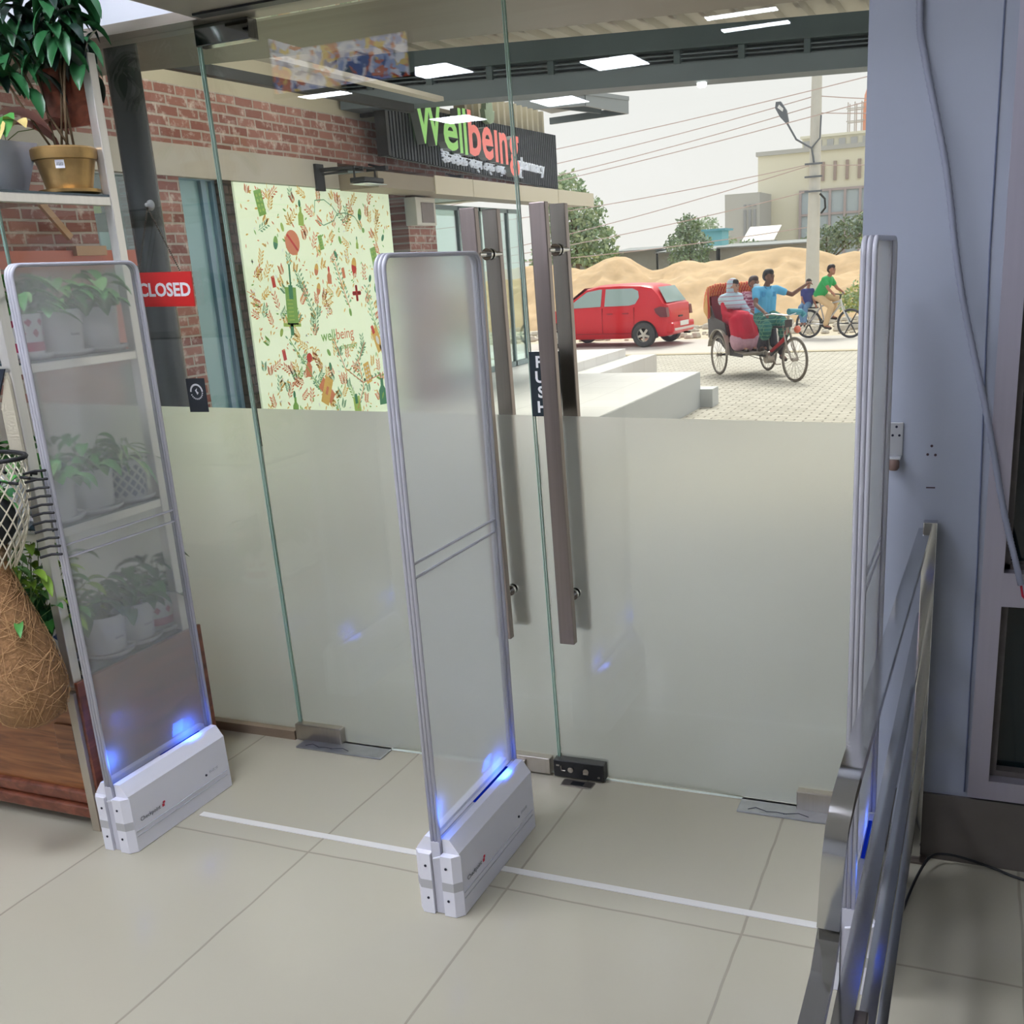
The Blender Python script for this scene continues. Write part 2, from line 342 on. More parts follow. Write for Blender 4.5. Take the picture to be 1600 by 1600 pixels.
# ================= ceiling lights, rear wall picture =================
PAN = emit_mat('led_panel', (236, 240, 255), 37)
FR = mat('panel_frame', (230, 230, 230), .4)
def led(x, y, sx, sy, lb, n='ceiling_light'):
    e = empty(n, (x, y, 3.5), lb, 'ceiling light', 'led ceiling panels of the shop')
    MB().box(x-sx/2-.02, x+sx/2+.02, y-sy/2-.02, y+sy/2+.02, 3.485, 3.499).build('frame', FR, e)
    MB().box(x-sx/2, x+sx/2, y-sy/2, y+sy/2, 3.478, 3.4845).build('diffuser', PAN, e)
spots = [(-3.72, -2.85, 'over the middle of the shop, nearest the door'), (-5.33, -4.9, 'second from the door, above the left aisle'), (-6.95, -5.15, 'above the far left of the shop'),
         (-3.7, -5.75, 'above the centre aisle, second row'), (-5.1, -7.75, 'in the back row above the left aisle'), (-6.75, -8.2, 'in the back corner on the left')]
for x, y, t in spots: led(x, y, .55, .6 if y < -3 else .2, 'white led ceiling panel '+t)
led(-2.1, -4.35, .6, .12, 'slim white led ceiling light above the right aisle, front one'); led(-2.1, -4.95, .6, .12, 'slim white led ceiling light above the right aisle, rear one')
led(-1.9, 1.5, .6, .6, 'unseen white led panel added just inside the entrance'); led(-4.0, 1.0, .6, .6, 'unseen white led panel added above the plant shelves')  # unseen panels, this row and the next, added to light the shop
led(-2.2, -1.0, .6, .6, 'unseen white led panel added two metres behind the entrance'); led(-.9, -.2, .6, .6, 'unseen white led panel added above the customer at the entrance')
# collage of goods on the wall behind the camera (seen mirrored in the glass)
m, n, L, oo = nodes('goods_display'); b = n.new('ShaderNodeBsdfPrincipled'); L.new(b.outputs[0], oo.inputs[0])
t = n.new('ShaderNodeTexCoord'); v = n.new('ShaderNodeTexVoronoi'); v.inputs['Scale'].default_value = 24; v.inputs['Randomness'].default_value = 1
nz = n.new('ShaderNodeTexNoise'); nz.inputs['Scale'].default_value = 7; nz.inputs['Detail'].default_value = 3; L.new(t.outputs['Object'], nz.inputs['Vector'])
mx = n.new('ShaderNodeMix'); mx.data_type = 'VECTOR'; mx.inputs[0].default_value = .25; L.new(t.outputs['Object'], mx.inputs[4]); L.new(nz.outputs['Color'], mx.inputs[5]); L.new(mx.outputs[1], v.inputs['Vector'])
cr = n.new('ShaderNodeValToRGB'); cr.color_ramp.interpolation = 'CONSTANT'
L.new(v.outputs['Color'], cr.inputs[0]); els = cr.color_ramp.elements
for i, (ps, c) in enumerate([(0, (60, 80, 160)), (.18, (220, 220, 245)), (.34, (200, 90, 60)), (.45, (150, 165, 220)), (.6, (225, 190, 90)), (.7, (235, 235, 250)), (.85, (40, 50, 90)), (.93, (190, 60, 70))]):
    q = els[i] if i < 2 else els.new(ps); q.position = ps; q.color = (*srgb(c), 1)
L.new(cr.outputs[0], b.inputs['Base Color']); b.inputs['Emission Strength'].default_value = 2.2; L.new(cr.outputs[0], b.inputs['Emission Color'])
e = empty('wall_screen', (-4.65, -2.0, 2.9), 'lit colourful screen with small pictures hanging inside the shop, mirrored in the glass', 'screen')
MB().box(-5.25, -4.06, -2.02, -2.0, 2.93, 3.33).build('display', m, e); MB().box(-5.28, -4.03, -2.06, -2.02, 2.90, 3.36).build('housing', BLACK, e)
MB().cyl((-4.65, -2.04, 3.36), (-4.65, -2.04, 3.48), .02).build('ceiling_mount', BLACK, e)
# air curtain above the doors
e = empty('air_curtain', (-1.3, 2.64, 2.25), 'beige grey air curtain casing mounted over the glass doors', 'air curtain')
MB().prism([(2.64, 2.236), (2.64, 2.50), (2.34, 2.50), (2.28, 2.45), (2.26, 2.30), (2.30, 2.236)], 'x', -2.08, -.4).build('casing', mat('beige_casing', (160, 152, 138), .4, noise=.08), e, smooth=30)
MB().box(-2.05, -.45, 2.56, 2.60, 2.230, 2.2365).build('outlet_slot', BLACK, e)

# ================= security gates =================
ACR = frost_mat('hazy_acrylic', (.97, .98, .98), .17, 1.12, .25, (.95, .96, .98), .04)
EDGE = mat('translucent_edge_strip', (214, 214, 224), .25, noise=.03); EDGE.node_tree.nodes['Principled BSDF'].inputs['Transmission Weight'].default_value = .3
GREYB = mat('grey_band', (176, 176, 178), .5)
BLUE = emit_mat('blue_led', (20, 50, 200), .3)
RED = mat('logo_red', (190, 30, 60), .5)
def roundrect(y0, y1, z0, z1, r, n=6):
    p = []
    for cy, cz, a0 in ((y1-r, z1-r, 0), (y0+r, z1-r, 90)):
        p += [(cy+r*math.cos(math.radians(a0+90*i/n)), cz+r*math.sin(math.radians(a0+90*i/n))) for i in range(n+1)]
    return p+[(y0, z0), (y1, z0)]
def gate(X, lb, H=1.565, y0=1.945, y1=2.40, en=1.0):
    e = empty('security_gate', (X, 2.15, 0), lb, 'security gate', 'anti-theft gates across the entrance')
    pl = MB().prism(roundrect(y0+.004, y1-.004, .2, H-.004, .022), 'x', X-.0015, X+.0015).build('acrylic_panel', ACR, e)
    # edge profile running round the panel in three ribs
    path = [(X, y0, .02), (X, y0, H-.03)]+[(X, y0+.03-.03*math.cos(math.radians(a)), H-.03+.03*math.sin(math.radians(a))) for a in range(15, 91, 15)]
    path += [(X, y1-.03+.03*math.sin(math.radians(a)), H-.03+.03*math.cos(math.radians(a))) for a in range(0, 91, 15)]+[(X, y1, .2)]
    ed = MB()
    for dx in (-.0095, 0, .0095):
        ed.tube([(p[0]+dx, p[1], p[2]) for p in path], .005, 8)
    ed.build('edge_profile', EDGE, e, smooth=True)
    MB().box(X-.0045, X+.0045, y0+.004, y1-.004, .895, .8985).box(X-.0045, X+.0045, y0+.004, y1-.004, .862, .8655).build('cross_rib', EDGE, e)
    for s in (-1, 1):
        # half shell of the foot cover: profile in x,z extruded along y with bevelled ends
        prof = [(.014, .206), (.034, .206), (.058, .172), (.062, .0015), (.014, .0015)]
        q = MB().prism([(X+s*a, z) for a, z in prof], 'y', y0+.004, y1-.006)
        # rounded vertical ends
        q.prism([(X+s*.014, y0+.004), (X+s*.062, y0+.004), (X+s*.045, y0-.014), (X+s*.014, y0-.014)], 'z', .0015, .168)
        c = q.build('foot_cover', WHITE, e)
        MB().prism([(X+s*.0142, y0+.003), (X+s*.0626, y0+.003), (X+s*.0454, y0-.0146), (X+s*.0142, y0-.0146)], 'z', .072, .096).build('grey_band', GREYB, c)
        g = MB().box(X+s*.0605, X+s*.063, y0+.01, y1-.02, .060, .0615).box(X+s*.0605, X+s*.063, y0+.01, y1-.02, .045, .0462)
        g.build('groove', mat('groove', (186, 188, 196), .5), c)
        for z in (.135, .045): MB().cyl((X+s*.028, y0-.0155, z), (X+s*.028, y0-.0135, z), .0035, 10).build('screw', SCREW, c)
        MB().cyl((X+s*.0605, y1-.11, .088), (X+s*.0632, y1-.11, .088), .0035, 10).build('screw', SCREW, c)
        if s == 1:
            tx = text_mesh('Checkpoint', .017, .0003); tx.xf(basis((X+.0622, y0+.03, .083), (0, 1, 0), (0, 0, 1))).build('logo_lettering', mat('logo_grey', (90, 92, 100), .5), c)
            MB().box(X+.0618, X+.0628, y0+.118, y0+.126, .083, .091).box(X+.0618, X+.0628, y0+.122, y0+.13, .092, .098).build('logo_mark', RED, c)
            tx = text_mesh('EVOLVE', .011, .0003); tx.xf(basis((X+.0622, y1-.095, .088), (0, 1, 0), (0, 0, 1))).build('logo_lettering', mat('logo_pale', (170, 172, 184), .5), c)
    MB().box(X-.012, X+.012, y0-.006, y1-.01, .0015, .2).build('base_core', mat('core_white', (196, 196, 206), .4), e)
    MB().tube([(X-.004, y0-.012, .158), (X+.016, y0-.014, .166)], .003, 6).build('cable_clip', WHITE, e)
    MB().box(X+.003, X+.011, y0+.2, y1-.05, .2002, .203).build('led_strip', BLUE, e)
    ld = bpy.data.lights.new('gate_led', 'AREA'); ld.energy = .26*en; ld.color = (.03, .13, 1); ld.shape = 'SQUARE'; ld.size = .045
    lo = bpy.data.objects.new('gate_led', ld); C.objects.link(lo); lo.location = Vector((.032, y1-.10-2.15, .232)); lo.rotation_euler = (0, math.radians(75), 0); lo.parent = e
    ld = bpy.data.lights.new('edge_led', 'AREA'); ld.energy = .10*en; ld.color = (.05, .18, 1); ld.size = .04
    lo = bpy.data.objects.new('edge_led', ld); C.objects.link(lo); lo.location = Vector((.03, y0-2.15+.02, .27)); lo.rotation_euler = (0, math.radians(80), 0); lo.parent = e
    return e
gate(-2.2, 'clear hazy security gate in front of the plant shelves, glowing blue', 1.6, 1.932, 2.352); gate(-1.17, 'milky security gate in the middle of the entrance, glowing blue at its foot'); gate(-.2, 'security gate seen edge-on behind the chrome railing', 1.54, 1.965, 2.385, .45)

# ================= chrome railing =================
e = empty('railing', (-.11, 2.55, 0), 'polished steel railing with four flat bars in front of the blue wall', 'railing')
def bar(pts, nm='rail', w=.026, h=.05, m=CHROME): return MB().tube(pts, 0, flat=(w, h, (0, 0, 1))).build(nm, m, e, smooth=30)
top = [(-.1105, 2.53, .875), (-.129, 1.36, .875)]
xs = [(-.1305, 1.27, .873), (-.133, 1.22, .862), (-.137, 1.19, .835), (-.140, 1.18, .79), (-.142, 1.18, .74), (-.143, 1.175, .70)]
MB().tube([top[0], top[1]]+xs, 0, flat=(.018, .028, (1, 0, 0))).build('handrail', CHROME, e, smooth=35)
MB().tube([(-.143, 1.19, .69), (-.143, 1.12, .66), (-.143, .2, .655)], 0, flat=(.028, .018, (0, 0, 1))).build('lower_handrail', CHROME, e, smooth=30)
for z, x0, x1 in ((.665, -.107, -.110), (.475, -.100, -.102), (.285, -.098, -.098)):
    bar([(x0, 2.53, z), (x1, .2, z)], 'rail', .024, .016)
MB().box(-.115, -.083, 2.52, 2.55, 0.003, .9, .002).build('post', CHROME, e)
MB().box(-.128, -.068, 2.505, 2.552, 0.0, .006, .001).build('base_plate', DSTEEL, e)
MB().box(-.115, -.083, 1.05, 1.08, 0.003, .66, .002).build('post', DSTEEL, e)
MB().box(-.13, -.07, 1.03, 1.1, 0.0, .006, .001).build('base_plate', DSTEEL, e)
q = MB()
for z in (.665, .475, .285):
    for y in (1.6, 1.95): q.cyl((-.118, y, z), (-.1, y, z), .008, 8)
# black cable
pts = [(-.118, 2.19, .006), (-.105, 2.30, .006), (-.085, 2.41, .02), (-.058, 2.50, .03), (-.02, 2.525, .03), (.04, 2.53, .02), (.10, 2.525, .008), (.16, 2.50, .006), (.4, 2.42, .006)]
def smooth_path(pts, n=6):
    P = [Vector(p) for p in pts]; out = []
    for i in range(len(P)-1):
        p0 = P[max(i-1, 0)]; p1 = P[i]; p2 = P[i+1]; p3 = P[min(i+2, len(P)-1)]
        for k in range(n):
            t = k/n; out.append(.5*((2*p1)+(p2-p0)*t+(2*p0-5*p1+4*p2-p3)*t*t+(3*p1-p0-3*p2+p3)*t**3))
    return out+[P[-1]]
single('power_cable', MB().tube(smooth_path(pts), .0035, 8), BLACK, (0, 2.5, 0), 'thin black cable looping over the floor behind the railing', 'cable', smooth=True)
# conduit down the wall with ribbed skin
pts = [(-.178, 2.535, 2.35), (-.172, 2.535, 2.0), (-.158, 2.535, 1.9), (-.105, 2.53, 1.68), (-.062, 2.53, 1.43), (.008, 2.515, 1.15), (.055, 2.51, .94), (.088, 2.505, .82), (.103, 2.505, .765)]
sp_ = smooth_path(pts, 30)
e2 = empty('conduit', (-.17, 2.54, 2.3), 'grey ribbed flexible conduit hanging diagonally across the blue wall', 'conduit')
MB().tube(sp_, [(.0078 if i % 2 else .0066) for i in range(len(sp_))], 10).build('sleeve', mat('grey_conduit', (132, 136, 152), .5), e2, smooth=True)
MB().tube([(.103, 2.505, .765), (.108, 2.503, .74), (.125, 2.503, .72)], .003, 6).build('wire', mat('red_wire', (170, 25, 50), .4), e2)
# door stop bracket and old screw holes
e2 = empty('door_stop', (-.186, 2.553, 1.09), 'small galvanised bracket with brown rubber stop screwed to the blue wall', 'door stop')
br = MB().box(-.201, -.170, 2.548, 2.5528, 1.052, 1.13, .001).box(-.199, -.172, 2.522, 2.548, 1.047, 1.052, .001).build('bracket', mat('galvanised', (190, 192, 196), .35, .8), e2)
for a, z in ((-.185, 1.12), (-.193, 1.10), (-.178, 1.10)): MB().cyl((a, 2.5475, z), (a, 2.5465, z), .003, 8).build('screw', SCREW, br)
MB().lathe([(.010, 0), (.013, -.006), (.013, -.02), (.009, -.026)], (-.187, 2.53, 1.047), 16).build('rubber_stop', mat('brown_rubber', (110, 88, 80), .6, noise=.3, nscale=60), e2, smooth=40)
e3 = empty('screw_hole_cluster', (-.1, 2.553, 1.06), 'three old screw holes in the blue wall above the railing', 'screw holes')
HD = mat('hole_dark', (60, 44, 48), .8)
for a, z in ((-.106, 1.075), (-.114, 1.055), (-.097, 1.054)): MB().cyl((a, 2.5528, z), (a, 2.5515, z), .0032, 8).build('screw_hole', HD, e3)
MB().box(-.114, -.094, 2.552, 2.5529, .975, .978).build('scuff_mark', HD, e3)
# ================= outside: canopy over the entrance =================
F = -6.5
CONC = mat('pale_concrete', (196, 190, 178), .7, noise=.10, nscale=3, bump=.1)
CREAM = mat('cream_render', (196, 188, 166), .75, noise=.08, nscale=2)
BEAM = mat('blue_grey_beam', (100, 112, 120), .5, .1, noise=.12, nscale=2, aniso=(.4, 4, 4))
TEAL = mat('dark_teal_beam', (66, 84, 88), .5, .1, noise=.15, nscale=2, aniso=(.4, 4, 4))
DARKM = mat('dark_metal', (52, 54, 54), .5, .4)
def skew(y0): return lambda x: y0+(x+6.7)*.268            # canopy front runs slightly askew
sy = skew(10.24)
def skbox(mb, x0, x1, off0, off1, z0, z1, fn=sy):
    return mb.prism([(x0, fn(x0)+off0), (x1, fn(x1)+off0), (x1, fn(x1)+off1), (x0, fn(x0)+off1)], 'z', z0, z1)
struct('canopy_soffit', MB().prism([(-9.4, 2.8), (3.2, 2.8), (3.2, 6.78), (-9.4, 4.3)], 'z', 2.75, 2.80), TAUPE)
struct('canopy_soffit_edge', MB().prism([(-9.4, 4.3), (3.2, 6.78), (3.2, 6.86), (-9.4, 4.38)], 'z', 2.75, 3.0), TAUPE)
e = empty('canopy_beam', (-2, 11.2, 3.2), 'long blue grey canopy beam spanning above the entrance yard', 'beam')
skbox(MB(), F+.02, 3.2, 0, .35, 3.235, 3.40).build('lower_flange', BEAM, e)
skbox(skbox(MB(), F+.02, 3.2, .03, .35, 3.545, 3.74), F+.02, 3.2, -.03, .38, 3.535, 3.555).build('upper_web', TEAL, e)
q = skbox(MB(), F+.02, 3.2, .16, .30, 3.38, 3.545)
q.build('louvre_back', TEAL, e)
q = MB()
for z in (3.41, 3.45, 3.49): skbox(q, F+.02, 3.2, .06, .16, z, z+.012)
lv = q.build('louvre_slats', BEAM, e)
q = MB(); x = F+.3
while x < 3.1: skbox(q, x, x+.06, .02, .16, 3.38, 3.545); x += .62
q.build('louvre_brackets', TEAL, e)
# corrugated roof sheet: trapezoid ribs running towards the street
CORR = mat('corrugated_sheet', (176, 172, 160), .5, .2, noise=.1, nscale=2)
rib = [(-9.4, 3.93)]; x = -9.4
while x < 3.2: rib += [(x+.2, 3.93), (x+.225, 3.865), (x+.275, 3.865), (x+.30, 3.93)]; x += .30
q = MB(); N = len(rib)
vs = [(a, 4.3, b) for a, b in rib]+[(a, 13.2, b) for a, b in rib]+[(a, 4.3, b+.02) for a, b in rib]+[(a, 13.2, b+.02) for a, b in rib]
q.add(vs, [(i, i+1, N+i+1, N+i) for i in range(N-1)]+[(2*N+i, 3*N+i, 3*N+i+1, 2*N+i+1) for i in range(N-1)])
struct('canopy_roof', q, CORR)
struct('canopy_back_fascia', MB().box(-9.4, 3.2, 4.25, 4.3, 2.8, 4.0), TAUPE)
e = empty('ceiling_track', (-5.6, 8, 3.2), 'pale slim beam with dark track running along under the canopy', 'beam')
MB().prism([(-5.35, 5.2), (-5.2, 5.2), (-5.15, 10.1), (-5.25, 10.1)], 'z', 3.16, 3.2).build('pale_strip', CONC, e)
MB().prism([(-5.95, 6.2), (-5.87, 6.2), (-5.6, 10.3), (-5.68, 10.3)], 'z', 3.12, 3.2).build('dark_track', DARKM, e)
# unseen fill lights added under the canopy roof to brighten the yard
CT = emit_mat('canopy_fill_glow', (255, 250, 240), 16)
for i, (x, y) in enumerate([(-5.4, 7.4), (-3.2, 7.6), (-1.0, 7.9), (-5.2, 9.0), (-3.0, 9.3), (-.8, 9.7)]):
    e = empty('canopy_fill_light', (x, y, 3.84), 'unseen fill light added under the canopy roof, '+['front left one', 'front middle one', 'front right one', 'rear left one', 'rear middle one', 'rear right one'][i], 'ceiling light', 'fill lights added under the canopy')
    MB().box(x-.75, x+.75, y-.08, y+.08, 3.80, 3.85).build('housing', FR, e); MB().box(x-.72, x+.72, y-.07, y+.07, 3.77, 3.799, .01).build('tube', CT, e)
e = empty('round_lamp', (-2.9, 10.4, 3.2), 'small round white lamp glowing on the underside of the canopy beam', 'lamp')
MB().lathe([(.05, 0), (.05, -.03), (.035, -.045), (.001, -.05)], (-2.86, 11.42, 3.232), 18, cap=False).build('globe', emit_mat('lamp_glow', (255, 255, 250), 3), e, smooth=True)
# round steel column just outside the side glass
e = empty('round_column', (-3.82, 4.2, 0), 'dark round steel column standing outside behind the closed sign', 'column')
COL = mat('dark_column_paint', (60, 66, 64), .25, .2, noise=.15, nscale=3)
MB().lathe([(.076, 0), (.076, 2.75)], (-3.80, 4.2, 0), 28).build('shaft', COL, e, smooth=40)
MB().lathe([(.14, 0), (.14, .02), (.1, .02)], (-3.81, 4.2, 0), 28).build('base_plate', DARKM, e, smooth=40)

# ================= neighbour shop front (runs away from the entrance) =================
BRICK = brick_mat('weathered_brick', (136, 86, 78), (172, 122, 110), (182, 172, 162), bw=.26, rh=.085, ms=.011, swap='YZ', stain=((222, 208, 198), .9))
fz = MB()
def wall(y0, y1, z0, z1): fz.box(F-.35, F, y0, y1, z0, z1)
wall(2.8, 3.6, 0, 2.49); wall(5.0, 6.62, 0, 2.49); wall(7.30, 7.64, 0, 2.49); wall(11.55, 12.25, 0, 2.49)
wall(2.8, 16.3, 2.70, 3.18)
nb = struct('neighbour_brick_wall', fz, BRICK)
struct('neighbour_concrete_band', MB().box(F-.36, F+.03, 2.8, 10.1, 2.44, 2.70), CONC)
struct('neighbour_upper_wall', MB().box(F-.35, F-.02, 2.8, 10.75, 3.18, 4.6).box(F-.35, F-.02, 10.75, 15.9, 3.18, 3.5), CREAM)
struct('neighbour_end_wall', MB().box(-9.3, F-.35, 16.0, 16.3, 2.6, 3.5).box(-14, -10.2, 14, 16.3, 0, 3.4), CREAM)
# glazing between the piers
SH = mat('shop_interior', (120, 130, 128), .8, noise=.35, nscale=3)
WGL = glass_mat('shop_window_glass', (.72, .86, .86), 1.5, 2.0)
FRW = mat('white_window_frame', (206, 216, 222), .4)
FRB = mat('blue_window_frame', (128, 160, 180), .35, noise=.05)
def shopwin(y0, y1, z0, z1, lb, nm='shop_window', fr=FRW, mull=()):
    e = empty(nm, (F-.1, (y0+y1)/2, z0), lb, 'shop window')
    q = MB().box(F-.14, F-.06, y0, y0+.05, z0, z1).box(F-.14, F-.06, y1-.05, y1, z0, z1).box(F-.14, F-.06, y0+.05, y1-.05, z1-.06, z1).box(F-.14, F-.06, y0+.05, y1-.05, z0, z0+.06)
    for a in mull: q.box(F-.14, F-.06, a-.03, a+.03, z0+.06, z1-.06)
    q.build('frame', fr, e); MB().box(F-.104, F-.096, y0+.05, y1-.05, z0+.06, z1-.06).build('pane', WGL if fr is FRW else mat('pale_sky_reflection', (150, 188, 194), .12, noise=.08, nscale=2), e)  # blue framed pane: flat pale colour paints in the sky's reflection
    return e
shopwin(6.62, 7.30, .02, 2.49, 'tall narrow shop window in the brick wall behind the dark column')
w2 = shopwin(7.64, 8.18, .02, 2.49, 'tall blue framed shop window left of the green poster', fr=FRB, mull=(8.02,))
shopwin(3.6, 5.0, .02, 2.49, 'wide shop window in the brick wall furthest to the left')
struct('neighbour_back_room', MB().box(-9.4, -9.3, 2.8, 16, 0, 3.4).box(-9.3, F-.36, 2.8, 10.4, -.02, .0).box(-9.3, F-.36, 2.8, 10.4, 2.9, 3.0), SH)
# goods glimpsed inside the first windows
for i, (y, z, c, s) in enumerate([(7.75, 1.62, (222, 138, 62), .12), (7.74, 1.30, (92, 170, 205), .16), (7.76, .95, (214, 150, 60), .12), (6.86, 2.2, (236, 214, 70), .10), (6.92, 1.9, (230, 232, 232), .16)]):
    single('display_box', MB().box(F-.34, F-.2, y-s/2, y+s/2, z-s*.6, z+s*.6, .01), mat('display_colour_%d' % i, c, .5), (F-.27, y, z), ['orange box high in the blue framed window', 'blue box in the middle of the blue framed window', 'orange box low in the blue framed window', 'yellow box behind the window by the dark column', 'white box behind the window by the dark column'][i], 'display box')
# coral planter band along the foot of the wall, and a painted ledge
CORAL = mat('coral_paint', (205, 122, 104), .6, noise=.08)
struct('neighbour_coral_ledge', MB().box(F, F+.12, 3.6, 7.05, 1.72, 1.84).box(F, F+.05, 6.3, 7.2, 1.0, 1.5), CORAL)
e = empty('wooden_bracket', (F+.06, 6.1, 1.9), 'small wooden wall bracket on the brick wall above the coral ledge', 'bracket')
WB = mat('raw_wood', (196, 158, 122), .6, noise=.2, nscale=6)
MB().tube([(F+.10, 6.02, 2.17), (F+.12, 6.22, 1.93)], 0, flat=(.05, .03, (1, 0, 0))).build('strut', WB, e); MB().box(F+.06, F+.16, 6.22, 6.52, 1.80, 1.87).build('block', WB, e)
# dark reveal beside the poster
struct('neighbour_dark_reveal', MB().box(F-.1, F-.0, 8.18, 8.34, 0, 2.44), brick_mat('dark_brick', (70, 62, 60), (92, 80, 76), (54, 52, 50), bw=.2, rh=.085, swap='YZ', stain=((130, 116, 104), .4)))

# ================= illustrated poster =================
PY0, PY1, PZ0, PZ1 = 8.34, 11.12, .0, 2.43
e = empty('poster', (F+.03, (PY0+PY1)/2, PZ0), 'large pale green illustrated pharmacy poster with red and green medicines', 'poster')
PB = mat('poster_green_glow', (222, 234, 206), .6, emis=(222, 234, 206), es=.4)  # glow added to lift the brightness of the board
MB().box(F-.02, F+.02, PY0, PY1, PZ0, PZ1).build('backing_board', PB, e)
cols = dict(r=(226, 70, 62), o=(240, 150, 108), y=(248, 204, 110), g=(144, 198, 100), d=(72, 150, 108), l=(184, 218, 112), w=(248, 250, 244), m=(136, 188, 148))
PM = {k: mat('poster_ink_'+{'r': 'red', 'o': 'orange', 'y': 'yellow', 'g': 'green', 'd': 'dark_green', 'l': 'lime', 'w': 'white', 'm': 'sage'}[k], c, .6) for k, c in cols.items()}
keys = list(PM)
H_ = MB()
def PP(u_, v_, lift): return (F+.0205+lift, PY0+u_*(PY1-PY0), PZ1-v_*(PZ1-PZ0))     # u right, v down, 0..1
AR = (PY1-PY0)/(PZ1-PZ0)
def shape(kind, u_, v_, s, ang, col, lift=.001):
    H_.slot(keys.index(col)); a = math.radians(ang); ca, sa = math.cos(a), math.sin(a)
    def T(p): x, y = p[0]*s, p[1]*s; return PP(u_+(x*ca-y*sa)/AR, v_+(x*sa+y*ca), lift)
    if kind == 'o': P = [(math.cos(t*PI/9), math.sin(t*PI/9)) for t in range(18)]
    elif kind == 'e': P = [(.55*math.cos(t*PI/9), math.sin(t*PI/9)) for t in range(18)]
    elif kind == 'he': P = [(.55*math.cos(t*PI/9), math.sin(t*PI/9)) for t in range(0, 10)]
    elif kind == 'leaf': P = [(0, -1), (.3, -.4), (.32, .2), (0, 1), (-.32, .2), (-.3, -.4)]
    elif kind == 'rect': P = [(-.5, -1), (.5, -1), (.5, 1), (-.5, 1)]
    elif kind == 'bar': P = [(-.12, -1), (.12, -1), (.12, 1), (-.12, 1)]
    elif kind == 'bottle': P = [(-.5, 1), (.5, 1), (.5, -.1), (.2, -.45), (.2, -1), (-.2, -1), (-.2, -.45), (-.5, -.1)]
    H_.quad(*[T(p) for p in P])
    return T
rnd = random.Random(3)
items = [(.13, .07, 'blister'), (.36, .10, 'drop'), (.29, .22, 'pill_big'), (.19, .22, 'cap_g'), (.24, .16, 'leafy'), (.47, .22, 'blister_s'), (.60, .21, 'leafy'), (.76, .10, 'cap_g'), (.92, .20, 'leafy'), (.72, .22, 'drop_s'),
         (.68, .32, 'cap_r'), (.84, .29, 'blister'), (.56, .27, 'leafy'), (.42, .33, 'cap_o'), (.15, .37, 'jar'), (.50, .36, 'bottle_r'), (.60, .35, 'jar_o'), (.42, .41, 'cap_o'), (.68, .44, 'cross'), (.79, .38, 'leafy'), (.83, .42, 'cap_g'),
         (.24, .45, 'syringe'), (.16, .57, 'leafy'), (.62, .52, 'leafy'), (.86, .54, 'mask'), (.16, .66, 'jar'), (.30, .71, 'bottle_o'), (.44, .68, 'leafy'), (.44, .74, 'leafy'), (.80, .68, 'thermo'), (.70, .80, 'blister_y'), (.90, .70, 'leafy'),
         (.19, .86, 'drop'), (.40, .84, 'plaster'), (.80, .90, 'bottle_g'), (.89, .80, 'jar_o'), (.60, .95, 'bottle_l'), (.42, .97, 'leafy'), (.10, .95, 'leafy'), (.92, .94, 'cap_o'), (.34, .96, 'bottle_r')]
def free(u_, v_, r=.05):
    if .36 < u_ < .76 and .53 < v_ < .66: return False
    return all((abs(u_-a)*AR)**2+(v_-b)**2 > r*r for a, b, k in items)
for i in range(260):      # sprigs
    u0, v0 = rnd.uniform(.03, .97), rnd.uniform(.03, .97)
    if not free(u0, v0, .045): continue
    c = rnd.choice('ooyymoyy' if v0 < .5 else 'omgmoyyo'); a = rnd.uniform(-70, 70); L_ = rnd.uniform(.03, .07)
    ca, sa = math.cos(math.radians(a-90)), math.sin(math.radians(a-90))
    shape('bar', u0+ca*L_/2/AR, v0+sa*L_/2, L_/2, a, c, .0004) if False else None
    H_.slot(keys.index(c))
    px, py = -sa*.0014, ca*.0014
    H_.quad(PP(u0-px/AR, v0-py, .0005), PP(u0+px/AR, v0+py, .0005), PP(u0+ca*L_/AR+px/AR, v0+sa*L_+py, .0005), PP(u0+ca*L_/AR-px/AR, v0+sa*L_-py, .0005))
    for k in range(1, 5):
        t = k/4*L_
        for sd_ in (-1, 1):
            if 0.01 < u0+ca*t/AR < .99 and .01 < v0+sa*t < .99: shape('leaf', u0+(ca*t+px*7*sd_)/AR, v0+sa*t+py*7*sd_, .011, a+35*sd_, c, .0007)
for i in range(700):      # loose leaves
    u0, v0 = rnd.uniform(.02, .98), rnd.uniform(.02, .98)
    if free(u0, v0, .03): shape('leaf', u0, v0, rnd.uniform(.007, .013), rnd.uniform(0, 180), rnd.choice('yyyyogw'), .0009)
